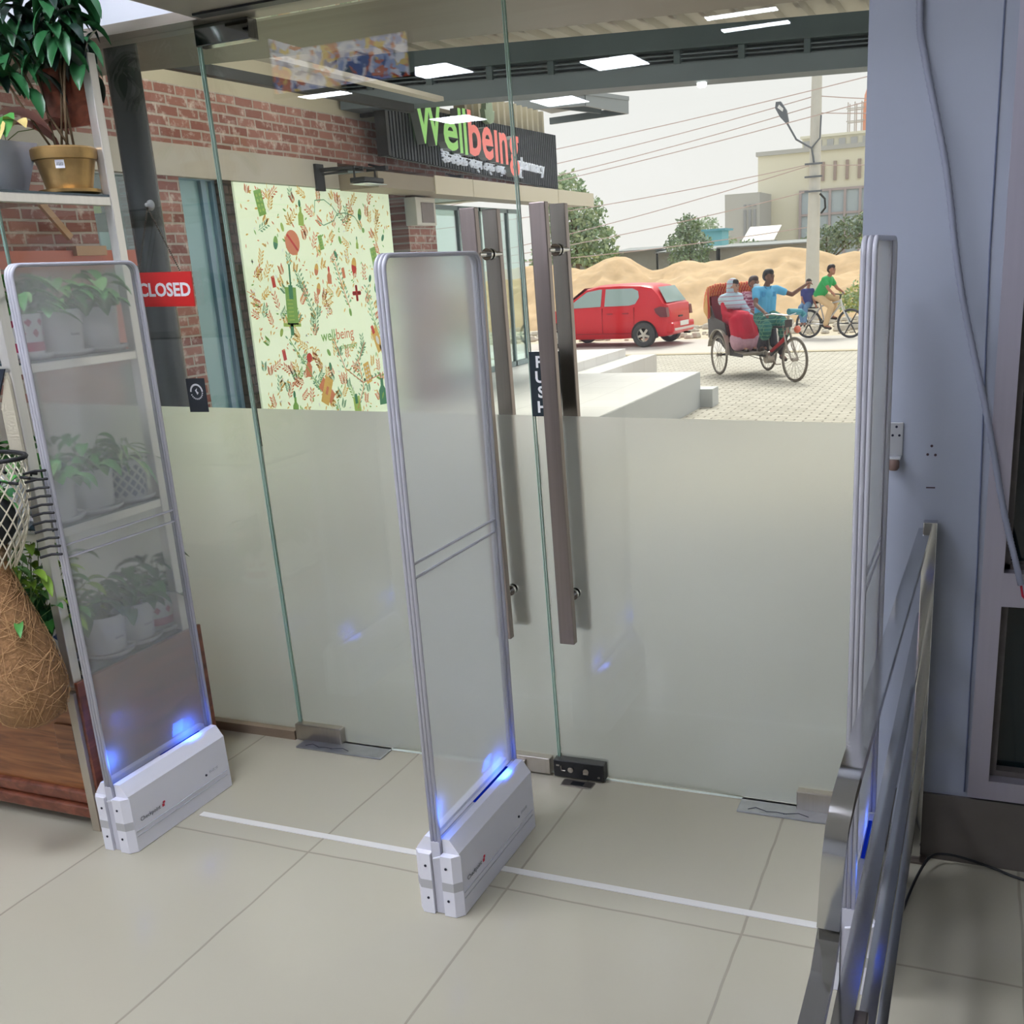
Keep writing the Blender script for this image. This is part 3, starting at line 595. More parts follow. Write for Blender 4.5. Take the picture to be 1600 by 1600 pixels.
for u0, v0, k in items:
    z = .0014
    if k.startswith('blister'):
        c = 'y' if k.endswith('y') else 'g'; s = .03 if k.endswith('s') else .048; T = shape('rect', u0, v0, s, -12, c, z)
        for a in (-.22, .22):
            for b in (-.6, -.2, .2, .6): q = T((a, b)); shape('o', u0+(a*math.cos(-.21)-b*math.sin(-.21))*s/AR, v0+(a*math.sin(-.21)+b*math.cos(-.21))*s, s*.12, 0, 'l' if c == 'g' else 'w', z+.0004)
    elif k.startswith('drop'): s = .02 if k.endswith('s') else .038; shape('bottle', u0, v0+s*.4, s, 5, 'l' if v0 < .5 else 'g', z); shape('e', u0, v0-s*.9, s*.4, 5, 'd', z+.0004)
    elif k == 'pill_big': shape('o', u0, v0, .05, 0, 'o', z); shape('bar', u0, v0, .045, -45, 'r', z+.0004)
    elif k == 'cap_g': shape('e', u0, v0, .027, 15, 'g', z); shape('he', u0, v0, .027, 15, 'd', z+.0004)
    elif k == 'cap_r': shape('e', u0, v0, .036, 15, 'y', z); shape('he', u0, v0, .036, 15, 'r', z+.0004)
    elif k == 'cap_o': shape('e', u0, v0, .026, 20, 'y', z); shape('he', u0, v0, .026, 20, 'o', z+.0004)
    elif k == 'leafy': shape('e', u0, v0, .018, rnd.uniform(-40, 40), rnd.choice('gdl'), z)
    elif k.startswith('jar'): shape('rect', u0, v0, .022, -8, 'r' if k == 'jar' else 'o', z); shape('rect', u0, v0-.02, .007, 82, 'o', z+.0004)
    elif k == 'cross': shape('rect', u0, v0, .034, 0, 'r', z) if False else (H_.slot(keys.index('r')), shape('bar', u0, v0, .036, 0, 'r', z), shape('bar', u0, v0, .036, 90, 'r', z), shape('rect', u0, v0, .012, 0, 'r', z+.0002), [shape('bar', u0+d/AR, v0, .034, 0, 'r', z) for d in (-.005, .005)], [shape('bar', u0, v0+d, .034, 90, 'r', z) for d in (-.005, .005)])
    elif k == 'syringe': shape('rect', u0, v0+.03, .09, 6, 'l', z) if False else (shape('rect', u0, v0+.02, .075, 4, 'g', z), shape('rect', u0+.004, v0-.035, .028, 4, 'd', z+.0004), shape('bar', u0+.01, v0-.10, .045, 4, 'd', z), [shape('bar', u0-.008, v0-.005+.016*j, .018, 92, 'l', z+.0006) for j in range(6)], shape('bar', u0-.01, v0+.095, .06, 94, 'l', z), shape('rect', u0-.015, v0+.115, .022, 4, 'd', z))
    elif k == 'bottle_r': shape('bottle', u0, v0, .032, 4, 'o', z); shape('e', u0, v0-.03, .012, 4, 'r', z+.0004)
    elif k == 'bottle_o': shape('bottle', u0, v0+.015, .042, 8, 'o', z); shape('o', u0+.01, v0-.022, .02, 4, 'r', z+.0004)
    elif k == 'bottle_g': shape('bottle', u0, v0, .062, 2, 'd', z); shape('leaf', u0, v0+.02, .02, 30, 'g', z+.0004)
    elif k == 'bottle_l': shape('rect', u0, v0, .055, -4, 'l', z); shape('rect', u0-.005, v0-.045, .022, -4, 'd', z+.0004)
    elif k == 'mask': shape('o', u0, v0, .036, 0, 'l', z); shape('bar', u0-.034, v0-.03, .03, -8, 'm', z); shape('bar', u0+.034, v0-.03, .03, 8, 'm', z)
    elif k == 'thermo': shape('rect', u0, v0-.02, .055, -24, 'y', z); shape('rect', u0-.028, v0-.07, .02, -24, 'r', z+.0004); shape('bar', u0+.032, v0+.05, .05, -24, 'y', z); shape('e', u0, v0-.02, .022, -24, 'w', z+.0006)
    elif k == 'plaster': shape('rect', u0, v0, .058, -42, 'o', z); shape('rect', u0, v0, .06, 28, 'y', z+.0005); shape('rect', u0, v0, .018, 28, 'o', z+.0008)
# stethoscope line
H_.slot(keys.index('m'))
sv = [(.45, .10), (.46, .05), (.52, .045), (.57, .07), (.60, .10), (.57, .13), (.50, .15), (.46, .13)]
def pl(pts, c, wd=.0022):
    H_.slot(keys.index(c))
    for a, b in zip(pts, pts[1:]):
        du, dv = (b[0]-a[0])*AR, b[1]-a[1]; l = math.hypot(du, dv); nx, ny = -dv/l*wd, du/l*wd
        H_.quad(PP(a[0]+nx/AR, a[1]+ny, .0016), PP(b[0]+nx/AR, b[1]+ny, .0016), PP(b[0]-nx/AR, b[1]-ny, .0016), PP(a[0]-nx/AR, a[1]-ny, .0016))
pl(sv, 'm'); pl([(.60, .10), (.66, .095), (.72, .11), (.77, .16)], 'm'); shape('o', .775, .168, .011, 0, 'g', .0018)
for pts in ([(.30, .34), (.33, .42), (.38, .52), (.37, .60)], [(.55, .30), (.58, .40), (.62, .50)], [(.60, .95), (.66, .86), (.64, .74), (.70, .66)], [(.20, .60), (.30, .74), (.36, .84)], [(.48, .62), (.54, .76), (.66, .84), (.80, .82)], [(.76, .42), (.78, .55), (.84, .66), (.93, .74)]):
    pl(pts, rnd.choice('mgo'))
    for a, b in zip(pts, pts[1:]):
        for k in range(5):
            t = k/5; q = (a[0]+(b[0]-a[0])*t, a[1]+(b[1]-a[1])*t)
            for sd_ in (-1, 1): shape('leaf', q[0]+.014*sd_, q[1]-.008, .012, 50*sd_, 'm', .0011)
H_.build('printed_artwork', parent=e, mats=[PM[k] for k in keys], fix=False)
tx = text_mesh('well', .165, .0004, .0, 'LEFT', 1.0); tx.xf(basis((F+.0225, PY0+.40*(PY1-PY0), PZ1-.63*(PZ1-PZ0)), (0, 1, 0), (0, 0, 1))); tx.build('lettering', PM['g'], e)
tx = text_mesh('being', .165, .0004, .0, 'LEFT', 1.0); tx.xf(basis((F+.0225, PY0+.50*(PY1-PY0), PZ1-.63*(PZ1-PZ0)), (0, 1, 0), (0, 0, 1))); tx.build('lettering', PM['o'], e)
tx = text_mesh('pharmacy', .085, .0004, .0, 'LEFT', 1.0); tx.xf(basis((F+.0225, PY0+.525*(PY1-PY0), PZ1-.675*(PZ1-PZ0)), (0, 1, 0), (0, 0, 1))); tx.build('lettering', PM['g'], e)
# gooseneck floodlight over the poster
e = empty('wall_floodlight', (F+.03, 9.75, 2.5), 'black swan neck floodlight fixed to the concrete band above the poster', 'floodlight')
y = 9.72
MB().box(F+.03, F+.06, y-.07, y+.07, 2.40, 2.66).build('wall_plate', DARKM, e)
MB().tube([(F+.06, y, 2.60), (F+.30, y+.05, 2.60), (F+.5, y+.12, 2.585)], .022, 10).tube([(F+.08, y, 2.56), (F+.35, y+.06, 2.57)], .012, 8).build('arm', DARKM, e)
MB().tube([(F+.45, y+.02, 2.50), (F+.45, y+.02, 2.60), (F+.5, y+.34, 2.60), (F+.5, y+.34, 2.50)], .012, 8).build('yoke', DARKM, e)
MB().box(F+.40, F+.58, y-.0, y+.38, 2.45, 2.50, .01).build('lamp_housing', DARKM, e); MB().box(F+.4, F+.6, y, y+.40, 2.436, 2.44).build('lens', mat('lamp_lens', (210, 225, 235), .1), e)

# ================= pharmacy entrance, canopy, sign =================
e = empty('entrance_canopy', (F+.3, 13.4, 2.5), 'cream panelled canopy over the pharmacy doors below the sign', 'canopy')
MB().box(F, F+.5, 10.12, 16.75, 2.42, 2.58).build('canopy_slab', mat('taupe_panel', (158, 146, 128), .6, noise=.05), e)
q = [MB().box(F+.50, F+.515, a+.01, b-.01, 2.40, 2.60) for a, b in ((11.35, 12.35), (12.35, 13.75), (13.75, 15.2), (15.2, 16.75))]
for k in q: k.build('fascia_panel', mat('cream_panel', (224, 214, 190), .5), e)
SG = mat('sign_slat_grey', (58, 64, 66), .5, .3); LIG = mat('letter_lime', (150, 214, 110), .4, emis=(150, 214, 110), es=.35); LIR = mat('letter_salmon', (240, 122, 112), .4, emis=(240, 122, 112), es=.35); LIW = mat('letter_white', (225, 228, 238), .4, emis=(225, 228, 238), es=.3); SIDE = mat('letter_side', (150, 156, 150), .4)
SX = F+.30; S0, S1, SZ0, SZ1 = 10.69, 15.80, 2.70, 3.40
e = empty('shop_sign', (SX, 13.2, 2.7), 'dark slatted pharmacy sign with green and salmon wellbeing lettering', 'sign')
def szb(y): return 2.78+(y-S0)/(S1-S0)*(2.64-2.78)
q = MB().prism([(S0, szb(S0)), (S1, szb(S1)), (S1, 3.41), (S0, 3.34)], 'x', SX-.07, SX-.05)
MB().prism([(S0-.06, szb(S0)), (S0, szb(S0)), (S0, 3.34), (S0-.06, 3.34)], 'x', SX-.08, SX+.06).build('end_cap', DARKM, e)
q.build('backing_panel', mat('sign_back', (142, 146, 140), .6), e)  # pale colour paints in the light showing between the slats
q = MB(); y = S0
while y < S1-.03: q.box(SX-.05, SX-.005, y, y+.038, szb(y)+.005, 3.34+(y-S0)/(S1-S0)*.07); y += .072
o = q.build('slats', SG, e)
def sign_text(s, size, y, z, m, ext, bold, sp=1.0, side=True, ph=0.0, lift=.0):
    t = text_mesh(s, size, ext, bold, 'LEFT', sp); t.xf(basis((SX+.01+ext+lift, y, z), (0, 1, ph), (0, 0, 1)))
    # faces looking out get the colour, sides the grey
    return t
def place_text(t, nm, m): return t.build(nm, m, e)
# big letters are built one by one so they can be fitted to the widths seen
def letter(ch, y0, y1, z0, z1, m, ext=.05, bold=.02):
    t = text_mesh(ch, 1.0, ext, bold)
    xs_ = [v.x for v in t.v]; ys_ = [v.y for v in t.v]; a, b, c, d = min(xs_), max(xs_), min(ys_), max(ys_)
    t.v = [Vector(((v.x-a)/(b-a)*(y1-y0), (v.y-c)/(d-c)*(z1-z0), v.z)) for v in t.v]
    t.xf(basis((SX+.01+ext, y0, z0), (0, 1, 0), (0, 0, 1)))
    me_f = [i for i, q in enumerate(t.f)]
    t.mi = []
    for q in t.f:
        p = [t.v[i] for i in q]; nrm = (p[1]-p[0]).cross(p[2]-p[0]).normalized() if len(p) > 2 else Vector((1, 0, 0)); t.mi.append(0 if abs(nrm.x) > .7 else 1)
    t.build('letter', parent=e, mats=[m, SIDE])
zb = 2.93
for ch, a, b, z0, z1, m in (('W', 11.22, 11.84, 2.95, 3.44, LIG), ('e', 11.87, 12.24, 2.92, 3.27, LIG), ('l', 12.28, 12.36, 2.91, 3.42, LIG), ('l', 12.41, 12.49, 2.90, 3.43, LIG),
                           ('b', 12.54, 12.89, 2.90, 3.43, LIR), ('e', 12.92, 13.25, 2.88, 3.28, LIR), ('ı', 13.30, 13.39, 2.87, 3.26, LIR), ('n', 13.45, 13.70, 2.86, 3.25, LIR), ('g', 13.75, 14.08, 2.72, 3.24, LIR)):
    letter(ch, a, b, z0, z1, m, .05, .022)
place_text(sign_text('pharmacy', .235, 14.2, 2.85, LIW, .015, -.001, 1.05, ph=-.03), 'small_lettering', LIW)
place_text(sign_text('ইউনাইটেড কার্স এন্ড ওয়েলনেস লি.',   .16, 11.95, 2.80, LIW, .012, -.0015, 1.0, ph=-.03), 'small_lettering', LIW)
q = MB()      # three-petal leaf above the i
for a, s in ((-38, .75), (-16, .95), (0, 1.1), (16, .95), (38, .75)):
    c, s_ = math.cos(math.radians(a)), math.sin(math.radians(a))
    P = [(0, 0), (.07, .10), (.075, .18), (0, .32), (-.075, .18), (-.07, .10)]
    q.prism([(13.27+(x*c+z*s_)*s, 3.33+(z*c-x*s_)*s*.9) for x, z in P], 'x', SX+.01, SX+.08+.0008*a/16)
q.build('leaf_emblem', mat('emblem_pale_green', (168, 190, 160), .5), e)
for y in (10.75, 12.6, 15.4):
    MB().box(F, SX-.05, y-.03, y+.03, 2.64, 2.69).tube([(F+.02, y, 2.72), (SX-.05, y, 2.66)], .012, 6).build('support_bracket', DARKM, e)
MB().box(F, SX-.05, 10.7, 10.76, 3.20, 3.24).build('support_bracket', DARKM, e)
# fins and canopy piece behind the sign
e = empty('fin_screen', (F, 14.5, 3.4), 'row of pale vertical fins on the wall above the sign', 'fin screen')
for i in range(14):
    y = 13.0+i*.2; MB().box(F+.0, F+.16, y, y+.06, 3.42, 3.74).build('fin', CREAM, e)
e = empty('side_canopy', (F+.4, 16.5, 3.8), 'grey boxed canopy end sticking out beyond the pharmacy sign', 'canopy')
GP = mat('grey_cladding', (150, 156, 158), .5, .2, noise=.06); GPD = mat('grey_cladding_dark', (108, 118, 124), .5, .2)
MB().prism([(-6.85, 15.6), (-5.75, 15.9), (-5.42, 17.0), (-6.9, 17.4)], 'z', 3.94, 4.0).build('roof_sheet', GP, e)
MB().tube([(-6.8, 15.65, 3.86), (-5.78, 15.95, 3.86)], 0, flat=(.06, .14, (0, 0, 1))).tube([(-5.78, 15.95, 3.9), (-5.45, 17.0, 3.86)], 0, flat=(.04, .22, (0, 0, 1))).build('edge_beam', GP, e)
MB().tube([(-6.85, 17.2, 3.80), (-5.45, 17.0, 3.80)], 0, flat=(.05, .1, (0, 0, 1))).tube([(-6.4, 15.8, 3.86), (-5.9, 17.0, 3.84)], 0, flat=(.04, .08, (0, 0, 1))).build('cross_beam', GPD, e)
MB().box(-6.75, -6.6, 15.85, 16.0, 3.2, 3.94).build('post', CONC, e)
# recessed glazed shop entrance
X2 = -7.1
e = empty('pharmacy_glazing', (X2, 14, 0), 'tall glazed pharmacy shop front with glass doors below the cream canopy', 'shop front')
GLZ = glass_mat('shopfront_glass', (.70, .84, .80), 1.5, 2.6)
q = MB()
for y in (11.0, 12.25, 13.25, 14.05, 14.75, 15.75, 16.25): q.box(X2-.03, X2+.03, y-.025, y+.025, 0, 2.42)
q.box(X2-.03, X2+.03, 11.0, 16.25, 2.36, 2.42).box(X2-.03, X2+.03, 11.0, 16.25, 0, .08).build('frame', mat('teal_grey_frame', (132, 152, 154), .4), e)
for a, b in ((12.275, 13.225), (13.275, 14.025), (14.075, 14.725), (14.775, 15.725), (15.775, 16.225)): MB().box(X2-.006, X2+.006, a, b, .08, 2.36).build('pane', GLZ, e)
q = MB(); 
for y in (13.3, 13.0): q.cyl((X2+.06, y, .9), (X2+.06, y, 1.5), .018)
q.build('door_handle', STEEL, e)
MB().box(-8.9, X2-.1, 11.0, 16.2, -.01, .01).build('inner_floor', CONC, e)
struct('pharmacy_interior', MB().box(-8.95, -8.9, 10.4, 16.25, 0, 2.7).box(-8.95, X2, 10.38, 10.43, 0, 2.7).box(-8.9, F-.36, 10.4, 16.2, 2.62, 2.68), mat('pharmacy_back', (176, 190, 184), .8, noise=.3, nscale=2.5))
shopw = MB().box(F-.25, F-.2, 11.12, 11.5, 0, 2.42); struct('neighbour_blue_strip', shopw, FRB)
e = empty('utility_box', (F, 11.75, 2.1), 'small white wall box with a square dark screen on the brick pier', 'utility box')
MB().box(F, F+.16, 11.50, 11.99, 2.08, 2.40, .01).build('housing', mat('box_white', (214, 212, 204), .4), e); MB().box(F+.158, F+.166, 11.62, 11.93, 2.11, 2.34).build('screen', mat('box_screen', (120, 108, 104), .3, noise=.3, nscale=20), e)

# ================= platform, steps, ground =================
PLAT = brick_mat('white_platform_tile', (226, 224, 222), (232, 230, 228), (200, 198, 196), bw=.6, rh=.6, ms=.006, swap='XY', rough=.35, offset=0, bumpd=.001)
FACE = mat('platform_face', (196, 200, 202), .5, noise=.04)
pf = struct('platform', MB().box(-9.3, -3.70, 2.76, 14.45, -.5, -.004), PLAT)
MB().box(-3.70, -3.692, 6.92, 14.45, -.5, -.012).build('side_facing', FACE, pf)
struct('platform_right', MB().box(-3.70, 3.2, 2.76, 6.9, -.5, -.004), PLAT)
struct('platform_step', MB().box(-5.4, -3.52, 14.45, 14.8, -.5, -.25), FACE)
struct('platform_far', MB().box(-9.3, -6.15, 14.45, 18.6, -.5, -.004), PLAT)
struct('platform_far_step', MB().box(-6.15, -5.68, 14.45, 19.0, -.5, -.15).box(-5.68, -5.3, 14.45, 17.0, -.5, -.33), PLAT)
PAVER = brick_mat('grey_paver', (186, 180, 168), (206, 200, 188), (142, 136, 126), bw=.24, rh=.12, ms=.014, swap='XY', stain=((212, 206, 192), .6))
struct('paved_yard', MB().box(-14, 6, 6.0, 22.9, -.6, -.5), PAVER)
ASPH = mat('dusty_road', (198, 192, 186), .8, noise=.06, nscale=1.2)
struct('road', MB().box(-40, 20, 22.9, 26.9, -.6, -.498), ASPH)
DUST = mat('dusty_verge', (206, 194, 172), .9, noise=.18, nscale=1.5, bump=.6, bscale=6)
struct('verge', MB().box(-60, 30, 26.9, 120, -.7, -.503), DUST)
struct('kerb', MB().box(-30, 12, 22.6, 22.9, -.52, -.485), mat('kerb_dust', (190, 178, 152), .9, noise=.2, nscale=4))
# closed sign hung on a suction hook
e = empty('closed_sign', (-2.42, 2.68, 1.52), 'red hanging sign with white CLOSED lettering inside the side glass', 'sign')
SR = mat('sign_red', (214, 44, 42), .4)
P0 = Vector((-2.415, 2.693, 1.523)); ax = Vector((1, 0, -.03)).normalized()
sg = MB().box(-.118, .118, -.002, .002, -.0525, .0525).xf(basis(P0, ax, (0, -1, 0)) @ Matrix.Rotation(PI/2, 4, 'X') if False else Matrix.Translation(P0) @ Matrix.Rotation(.03, 4, 'Y')).build('sign_board', SR, e)
tx = text_mesh('CLOSED', .056, .0004, .0016, 'CENTER', 1.0); tx.xf(Matrix.Translation(P0+Vector((.005, -.0026, -.02))) @ Matrix.Rotation(.03, 4, 'Y') @ Matrix.Rotation(PI/2, 4, 'X')); tx.build('lettering', LETW, e)
MB().lathe([(.0165, 0), (.015, .004), (.006, .012), (.006, .02), (.001, .021)], (0, 0, 0), 20).xf(Matrix.Translation((-2.423, 2.704, 1.775)) @ Matrix.Rotation(PI/2, 4, 'X')).build('suction_cup', mat('clear_cup', (196, 200, 196), .1, .3), e, smooth=True)
q = MB()
for a, b in (((-2.423, 2.688, 1.768), (-2.335, 2.69, 1.575)), ((-2.423, 2.688, 1.768), (-2.50, 2.69, 1.58))):
    A, B = Vector(a), Vector(b); n_ = 34
    for k in range(n_):
        c = A.lerp(B, (k+.5)/n_); q.sphere(c, .0028, 6, (1, 1, 1))
q.build('bead_chain', mat('chain_dark', (90, 84, 74), .35, .8), e, smooth=True)
# ================= street background =================
def rm(m, dg=None):
    """apply modifiers of a temporary object, give back its mesh"""
    dg = bpy.context.evaluated_depsgraph_get(); dg.update()
    return bpy.data.meshes.new_from_object(m.evaluated_get(dg))
SAND = mat('yellow_sand', (206, 176, 138), .95, noise=.28, nscale=2.2, bump=1.0, bscale=4)
SANDW = mat('pale_gravel', (196, 194, 190), .95, noise=.1, nscale=3, bump=.8, bscale=8)
from mathutils import noise as mn
def mound(name, x0, x1, y0, yr, y1, prof, m, lb, seed=0, amp=.26, st=.2):
    q = MB(); nx = int((x1-x0)/st); ny = int((y1-y0)/st)
    def h(x):
        for (a, ha), (b, hb) in zip(prof, prof[1:]):
            if a <= x <= b: t = (x-a)/(b-a); t = t*t*(3-2*t); return ha+(hb-ha)*t
        return prof[0][1] if x < prof[0][0] else prof[-1][1]
    vs = []
    for j in range(ny+1):
        for i in range(nx+1):
            x = x0+(x1-x0)*i/nx; y = y0+(y1-y0)*j/ny
            t = (y-y0)/(yr-y0) if y < yr else (y1-y)/(y1-yr); t = max(0, min(1, t)); s = t**.75
            n = mn.noise(Vector((x*.5+seed, y*.5, 0)))*amp*1.2-abs(mn.noise(Vector((x*2.4, y*.9, 1+seed))))*amp*.9+mn.noise(Vector((x*1.6+seed, y*1.6, 3)))*amp*.7+abs(mn.noise(Vector((x*1.1, y*.35, 7+seed))))*amp*-.9
            H = h(x)+.5; z = -.52+s*H+n*min(1, t*3)*(1 if y < yr-.5 else .35)
            vs.append((x, y, max(z, -.54)))
    q.add(vs, [(j*(nx+1)+i, j*(nx+1)+i+1, (j+1)*(nx+1)+i+1, (j+1)*(nx+1)+i) for j in range(ny) for i in range(nx)])
    # skirt closing the underside
    return single(name, q, m, ((x0+x1)/2, y0, -.5), lb, 'sand mound', smooth=True, fix=False)
mound('sand_mound', -22, 4, 32.6, 38.5, 44, [(-22, 1.4), (-15.5, 1.6), (-14.3, 1.45), (-12.9, 1.8), (-11.4, 1.25), (-10.4, 1.5), (-9.3, 1.42), (-8.1, 1.62), (-6.6, 1.72), (-5.6, 1.5), (-4.9, 1.35), (-4.2, 1.45), (-3.4, 1.15), (-1, 1.4), (4, 1.2)], SAND, 'long ridge of yellow sand heaped along the far side of the road', 5)
mound('gravel_mound', -6.8, 3, 45, 50, 55, [(-6.8, -.3), (-5, 1.9), (-4, 2.25), (0, 2.3), (3, -.3)], SANDW, 'pale grey gravel mound rising behind the sand on the right', 4, .1)
# stones on the verge
ST = mat('rubble_stone', (196, 188, 176), .9, noise=.2, nscale=4)
q = MB(); rr = random.Random(5)
for i in range(420):
    x, y = rr.uniform(-13, 1), rr.uniform(27.2, 33); s = rr.uniform(.05, .2); q.sphere((x, y, -.5+s*.2), s, 6, (rr.uniform(.7, 1.4), 1, rr.uniform(.4, .8)))
o = single('rubble', q, ST, (-6, 30, -.5), 'pale rubble and stones strewn along the roadside verge', 'rubble'); o['kind'] = 'stuff'
# weeds
def leafcloud(mb, c, rad, n, size, rr, flat=1.0, shell=.55, slots=2):
    for i in range(n):
        d = Vector((rr.gauss(0, 1), rr.gauss(0, 1), rr.gauss(0, 1))).normalized(); k = rr.uniform(shell, 1)
        p = Vector(c)+Vector((d.x*rad[0]*k, d.y*rad[1]*k, d.z*rad[2]*k)); s = size*rr.uniform(.6, 1.3)
        a = Vector((rr.uniform(-1, 1), rr.uniform(-1, 1), rr.uniform(-1, .6))).normalized(); b = a.cross(Vector((rr.uniform(-1, 1), rr.uniform(-1, 1), rr.uniform(-1, 1)))).normalized()
        mb.slot(rr.randrange(slots)); mb.quad(p, p+a*s*.5+b*s*.28, p+a*s, p+a*s*.5-b*s*.28)
G1 = mat('leaf_mid_green', (138, 164, 124), .7); G2 = mat('leaf_light_green', (172, 192, 152), .7); G3 = mat('leaf_dull_green', (134, 152, 130), .7); G4 = mat('leaf_yellow_green', (186, 192, 110), .7)  # greens lightened to paint distance haze into the leaves
BARK = mat('bark', (120, 104, 88), .9, noise=.2)
def tree(x, y, h, blobs, lb, mats, n=900, size=.22, nm='tree', seed=1, trunk=.12):
    rr = random.Random(seed); e = empty(nm, (x, y, -.5), lb, 'tree' if nm == 'tree' else 'bush')
    q = MB()
    for bx, by, bz, rx, rz in blobs: leafcloud(q, (x+bx, y+by, -.5+bz), (rx, rx, rz), n, size, rr)
    q.build('foliage', parent=e, mats=mats, fix=False)
    t = MB().tube([(x, y, -.5), (x+.05, y, -.5+h*.4), (x, y, -.5+h*.75)], [trunk, trunk*.8, trunk*.4], 8)
    for bx, by, bz, rx, rz in blobs: t.tube([(x, y, -.5+h*.35), (x+bx*.6, y+by*.6, -.5+bz*.8), (x+bx, y+by, -.5+bz)], [trunk*.5, trunk*.35, trunk*.1], 6)
    t.build('trunk', BARK, e)
tree(-17.0, 45, 6, [(-.3, 0, 5.1, .9, .8), (.4, .2, 4.2, 1.0, .7), (-.9, 0, 3.9, 1.0, .9), (.9, 0, 3.1, 1.0, .6), (-.2, .3, 2.9, 1.2, .8), (1.0, 0, 2.3, 1.1, .5), (-1.1, 0, 2.3, 1.2, .7)], 'tall leafy green tree standing beyond the pharmacy sign', [G1, G2], 620, .24, seed=2)
tree(-12.45, 47, 4.1, [(0, 0, 3.3, .55, .6), (-.35, 0, 2.6, .75, .6), (.4, .1, 2.5, .7, .6), (0, 0, 1.9, 1.0, .5)], 'round dark green tree in the distance left of the blue shed', [G3, G1], 700, .16, seed=3)
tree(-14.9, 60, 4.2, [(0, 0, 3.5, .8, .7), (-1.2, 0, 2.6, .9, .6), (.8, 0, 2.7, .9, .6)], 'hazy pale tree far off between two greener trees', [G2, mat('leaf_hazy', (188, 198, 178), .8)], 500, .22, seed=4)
tree(-10.9, 52, 2.8, [(0, 0, 2.3, .7, .4), (.6, 0, 2.0, .6, .3)], 'low pale tree beside the blue shed', [G2, G3], 400, .18, nm='bush', seed=6)
tree(-8.6, 62, 3.6, [(0, 0, 2.6, 1.2, .8), (1.4, 0, 2.9, 1.3, .9), (2.6, 0, 3.2, 1.3, .9), (-1.0, 0, 2.2, .8, .5)], 'wide dull green thicket in front of the cream building', [G3, mat('leaf_olive', (140, 150, 118), .8)], 800, .22, nm='bush', seed=7)
tree(-4.4, 59, 3.8, [(0, 0, 3.0, 1.2, .8), (1.2, 0, 3.5, 1.2, .8), (-1.1, 0, 2.5, 1.0, .6), (2.6, 0, 3.3, 1.3, .9)], 'bright green bush to the right of the lamp pole', [G2, G4], 800, .2, nm='bush', seed=8)
tree(-3.6, 66, 7, [(0, 0, 5.6, .9, .7), (.9, 0, 6.0, .9, .9)], 'pale green tree top at the right edge of the street view', [G2, G4], 500, .22, seed=9)
tree(-2.9, 29.5, 1.7, [(0, 0, 1.0, .55, .45), (-.5, 0, .7, .4, .3), (.3, 0, 1.4, .4, .3)], 'yellow green weed clump behind the cyclists', [G4, G2], 420, .12, nm='bush', seed=10, trunk=.02)
tree(-7.2, 31.5, .8, [(0, 0, .4, .5, .2), (.9, 0, .35, .4, .18)], 'small scrubby weed at the foot of the sand', [G3, G4], 200, .1, nm='bush', seed=12, trunk=.02)
# concrete street lamp
e = empty('street_lamp', (-4.93, 33, -.5), 'tall concrete pole with a grey street lamp arm', 'street lamp')
CP = mat('concrete_pole', (206, 206, 200), .8, noise=.06)
MB().tube([(-4.98, 33, -.5), (-4.95, 33, 3), (-4.92, 33, 8)], [.22, .17, .13], 14).build('pole', CP, e, smooth=40)
LG = mat('lamp_grey', (112, 118, 126), .5, .3)
MB().tube([(-4.95, 32.85, 3.95), (-5.02, 32.8, 4.35), (-5.45, 32.75, 4.62), (-5.72, 32.7, 5.1)], .028, 8).tube([(-5.02, 32.8, 4.35), (-4.78, 32.75, 4.6), (-4.76, 32.75, 5.2)], .025, 8).build('lamp_arm', LG, e)
MB().prism([(-5.72, 5.05), (-5.66, 5.12), (-5.72, 5.42), (-5.88, 5.66), (-6.02, 5.66), (-6.04, 5.5), (-5.9, 5.25)], 'y', 32.62, 32.78).build('lamp_head', LG, e)
MB().prism([(-5.82, 5.38), (-5.80, 5.46), (-5.92, 5.58), (-5.97, 5.5)], 'y', 32.60, 32.63).build('lens', mat('lens_white', (235, 238, 240), .2), e)
MB().tube([(-4.76, 32.8, 3.1), (-4.62, 32.8, 2.95), (-4.6, 32.8, 2.7), (-4.72, 32.8, 2.55)], .03, 8).build('cable_loop', DARKM, e)
for z in (3.9, 3.55, 3.15): MB().box(-5.2, -4.7, 32.75, 32.8, z, z+.05).build('insulator_bracket', LG, e)
# overhead wires
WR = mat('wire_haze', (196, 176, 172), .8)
def sagline(a, b, sag, r=.012):
    A, B = Vector(a), Vector(b); return MB().tube([A.lerp(B, t/14)+Vector((0, 0, -sag*4*(t/14)*(1-t/14))) for t in range(15)], r, 5)
wl = [((-24, 33, 3.9), (-4.95, 33, 5.75)), ((-24, 33, 3.4), (-4.95, 33, 5.5)), ((-24, 33, 4.3), (3, 31, 6.7)), ((-24, 33, 3.0), (3, 31, 6.3)), ((-24, 33, 2.9), (-4.95, 33, 3.95)), ((-24, 33, 1.2), (-5.1, 33, 3.9)), ((-24, 33, 1.9), (-5.1, 33, 2.2)), ((-24, 33, 1.4), (-5.1, 33, 3.2)), ((-4.95, 33, 5.75), (6, 33, 5.2)), ((-4.95, 33, 5.3), (6, 33, 5.3)), ((-4.95, 33, 3.9), (6, 33, 4.2))]
wn = ['topmost long wire meeting the lamp pole', 'second long wire from the top meeting the lamp pole', 'upper wire crossing in front of the beam', 'lower wire crossing towards the beam', 'wire reaching the pole just under the lamp arm', 'steep slanting wire running to the lamp pole', 'faint level wire low in the sky', 'slanting wire just below the steep one', 'upper wire right of the lamp pole', 'middle wire right of the lamp pole', 'lowest wire right of the lamp pole']
for (a, b), t in zip(wl, wn): single('overhead_wire', sagline(a, b, .35, .013), WR, a, 'thin overhead cable, '+t, 'wire', 'overhead wires above the street')
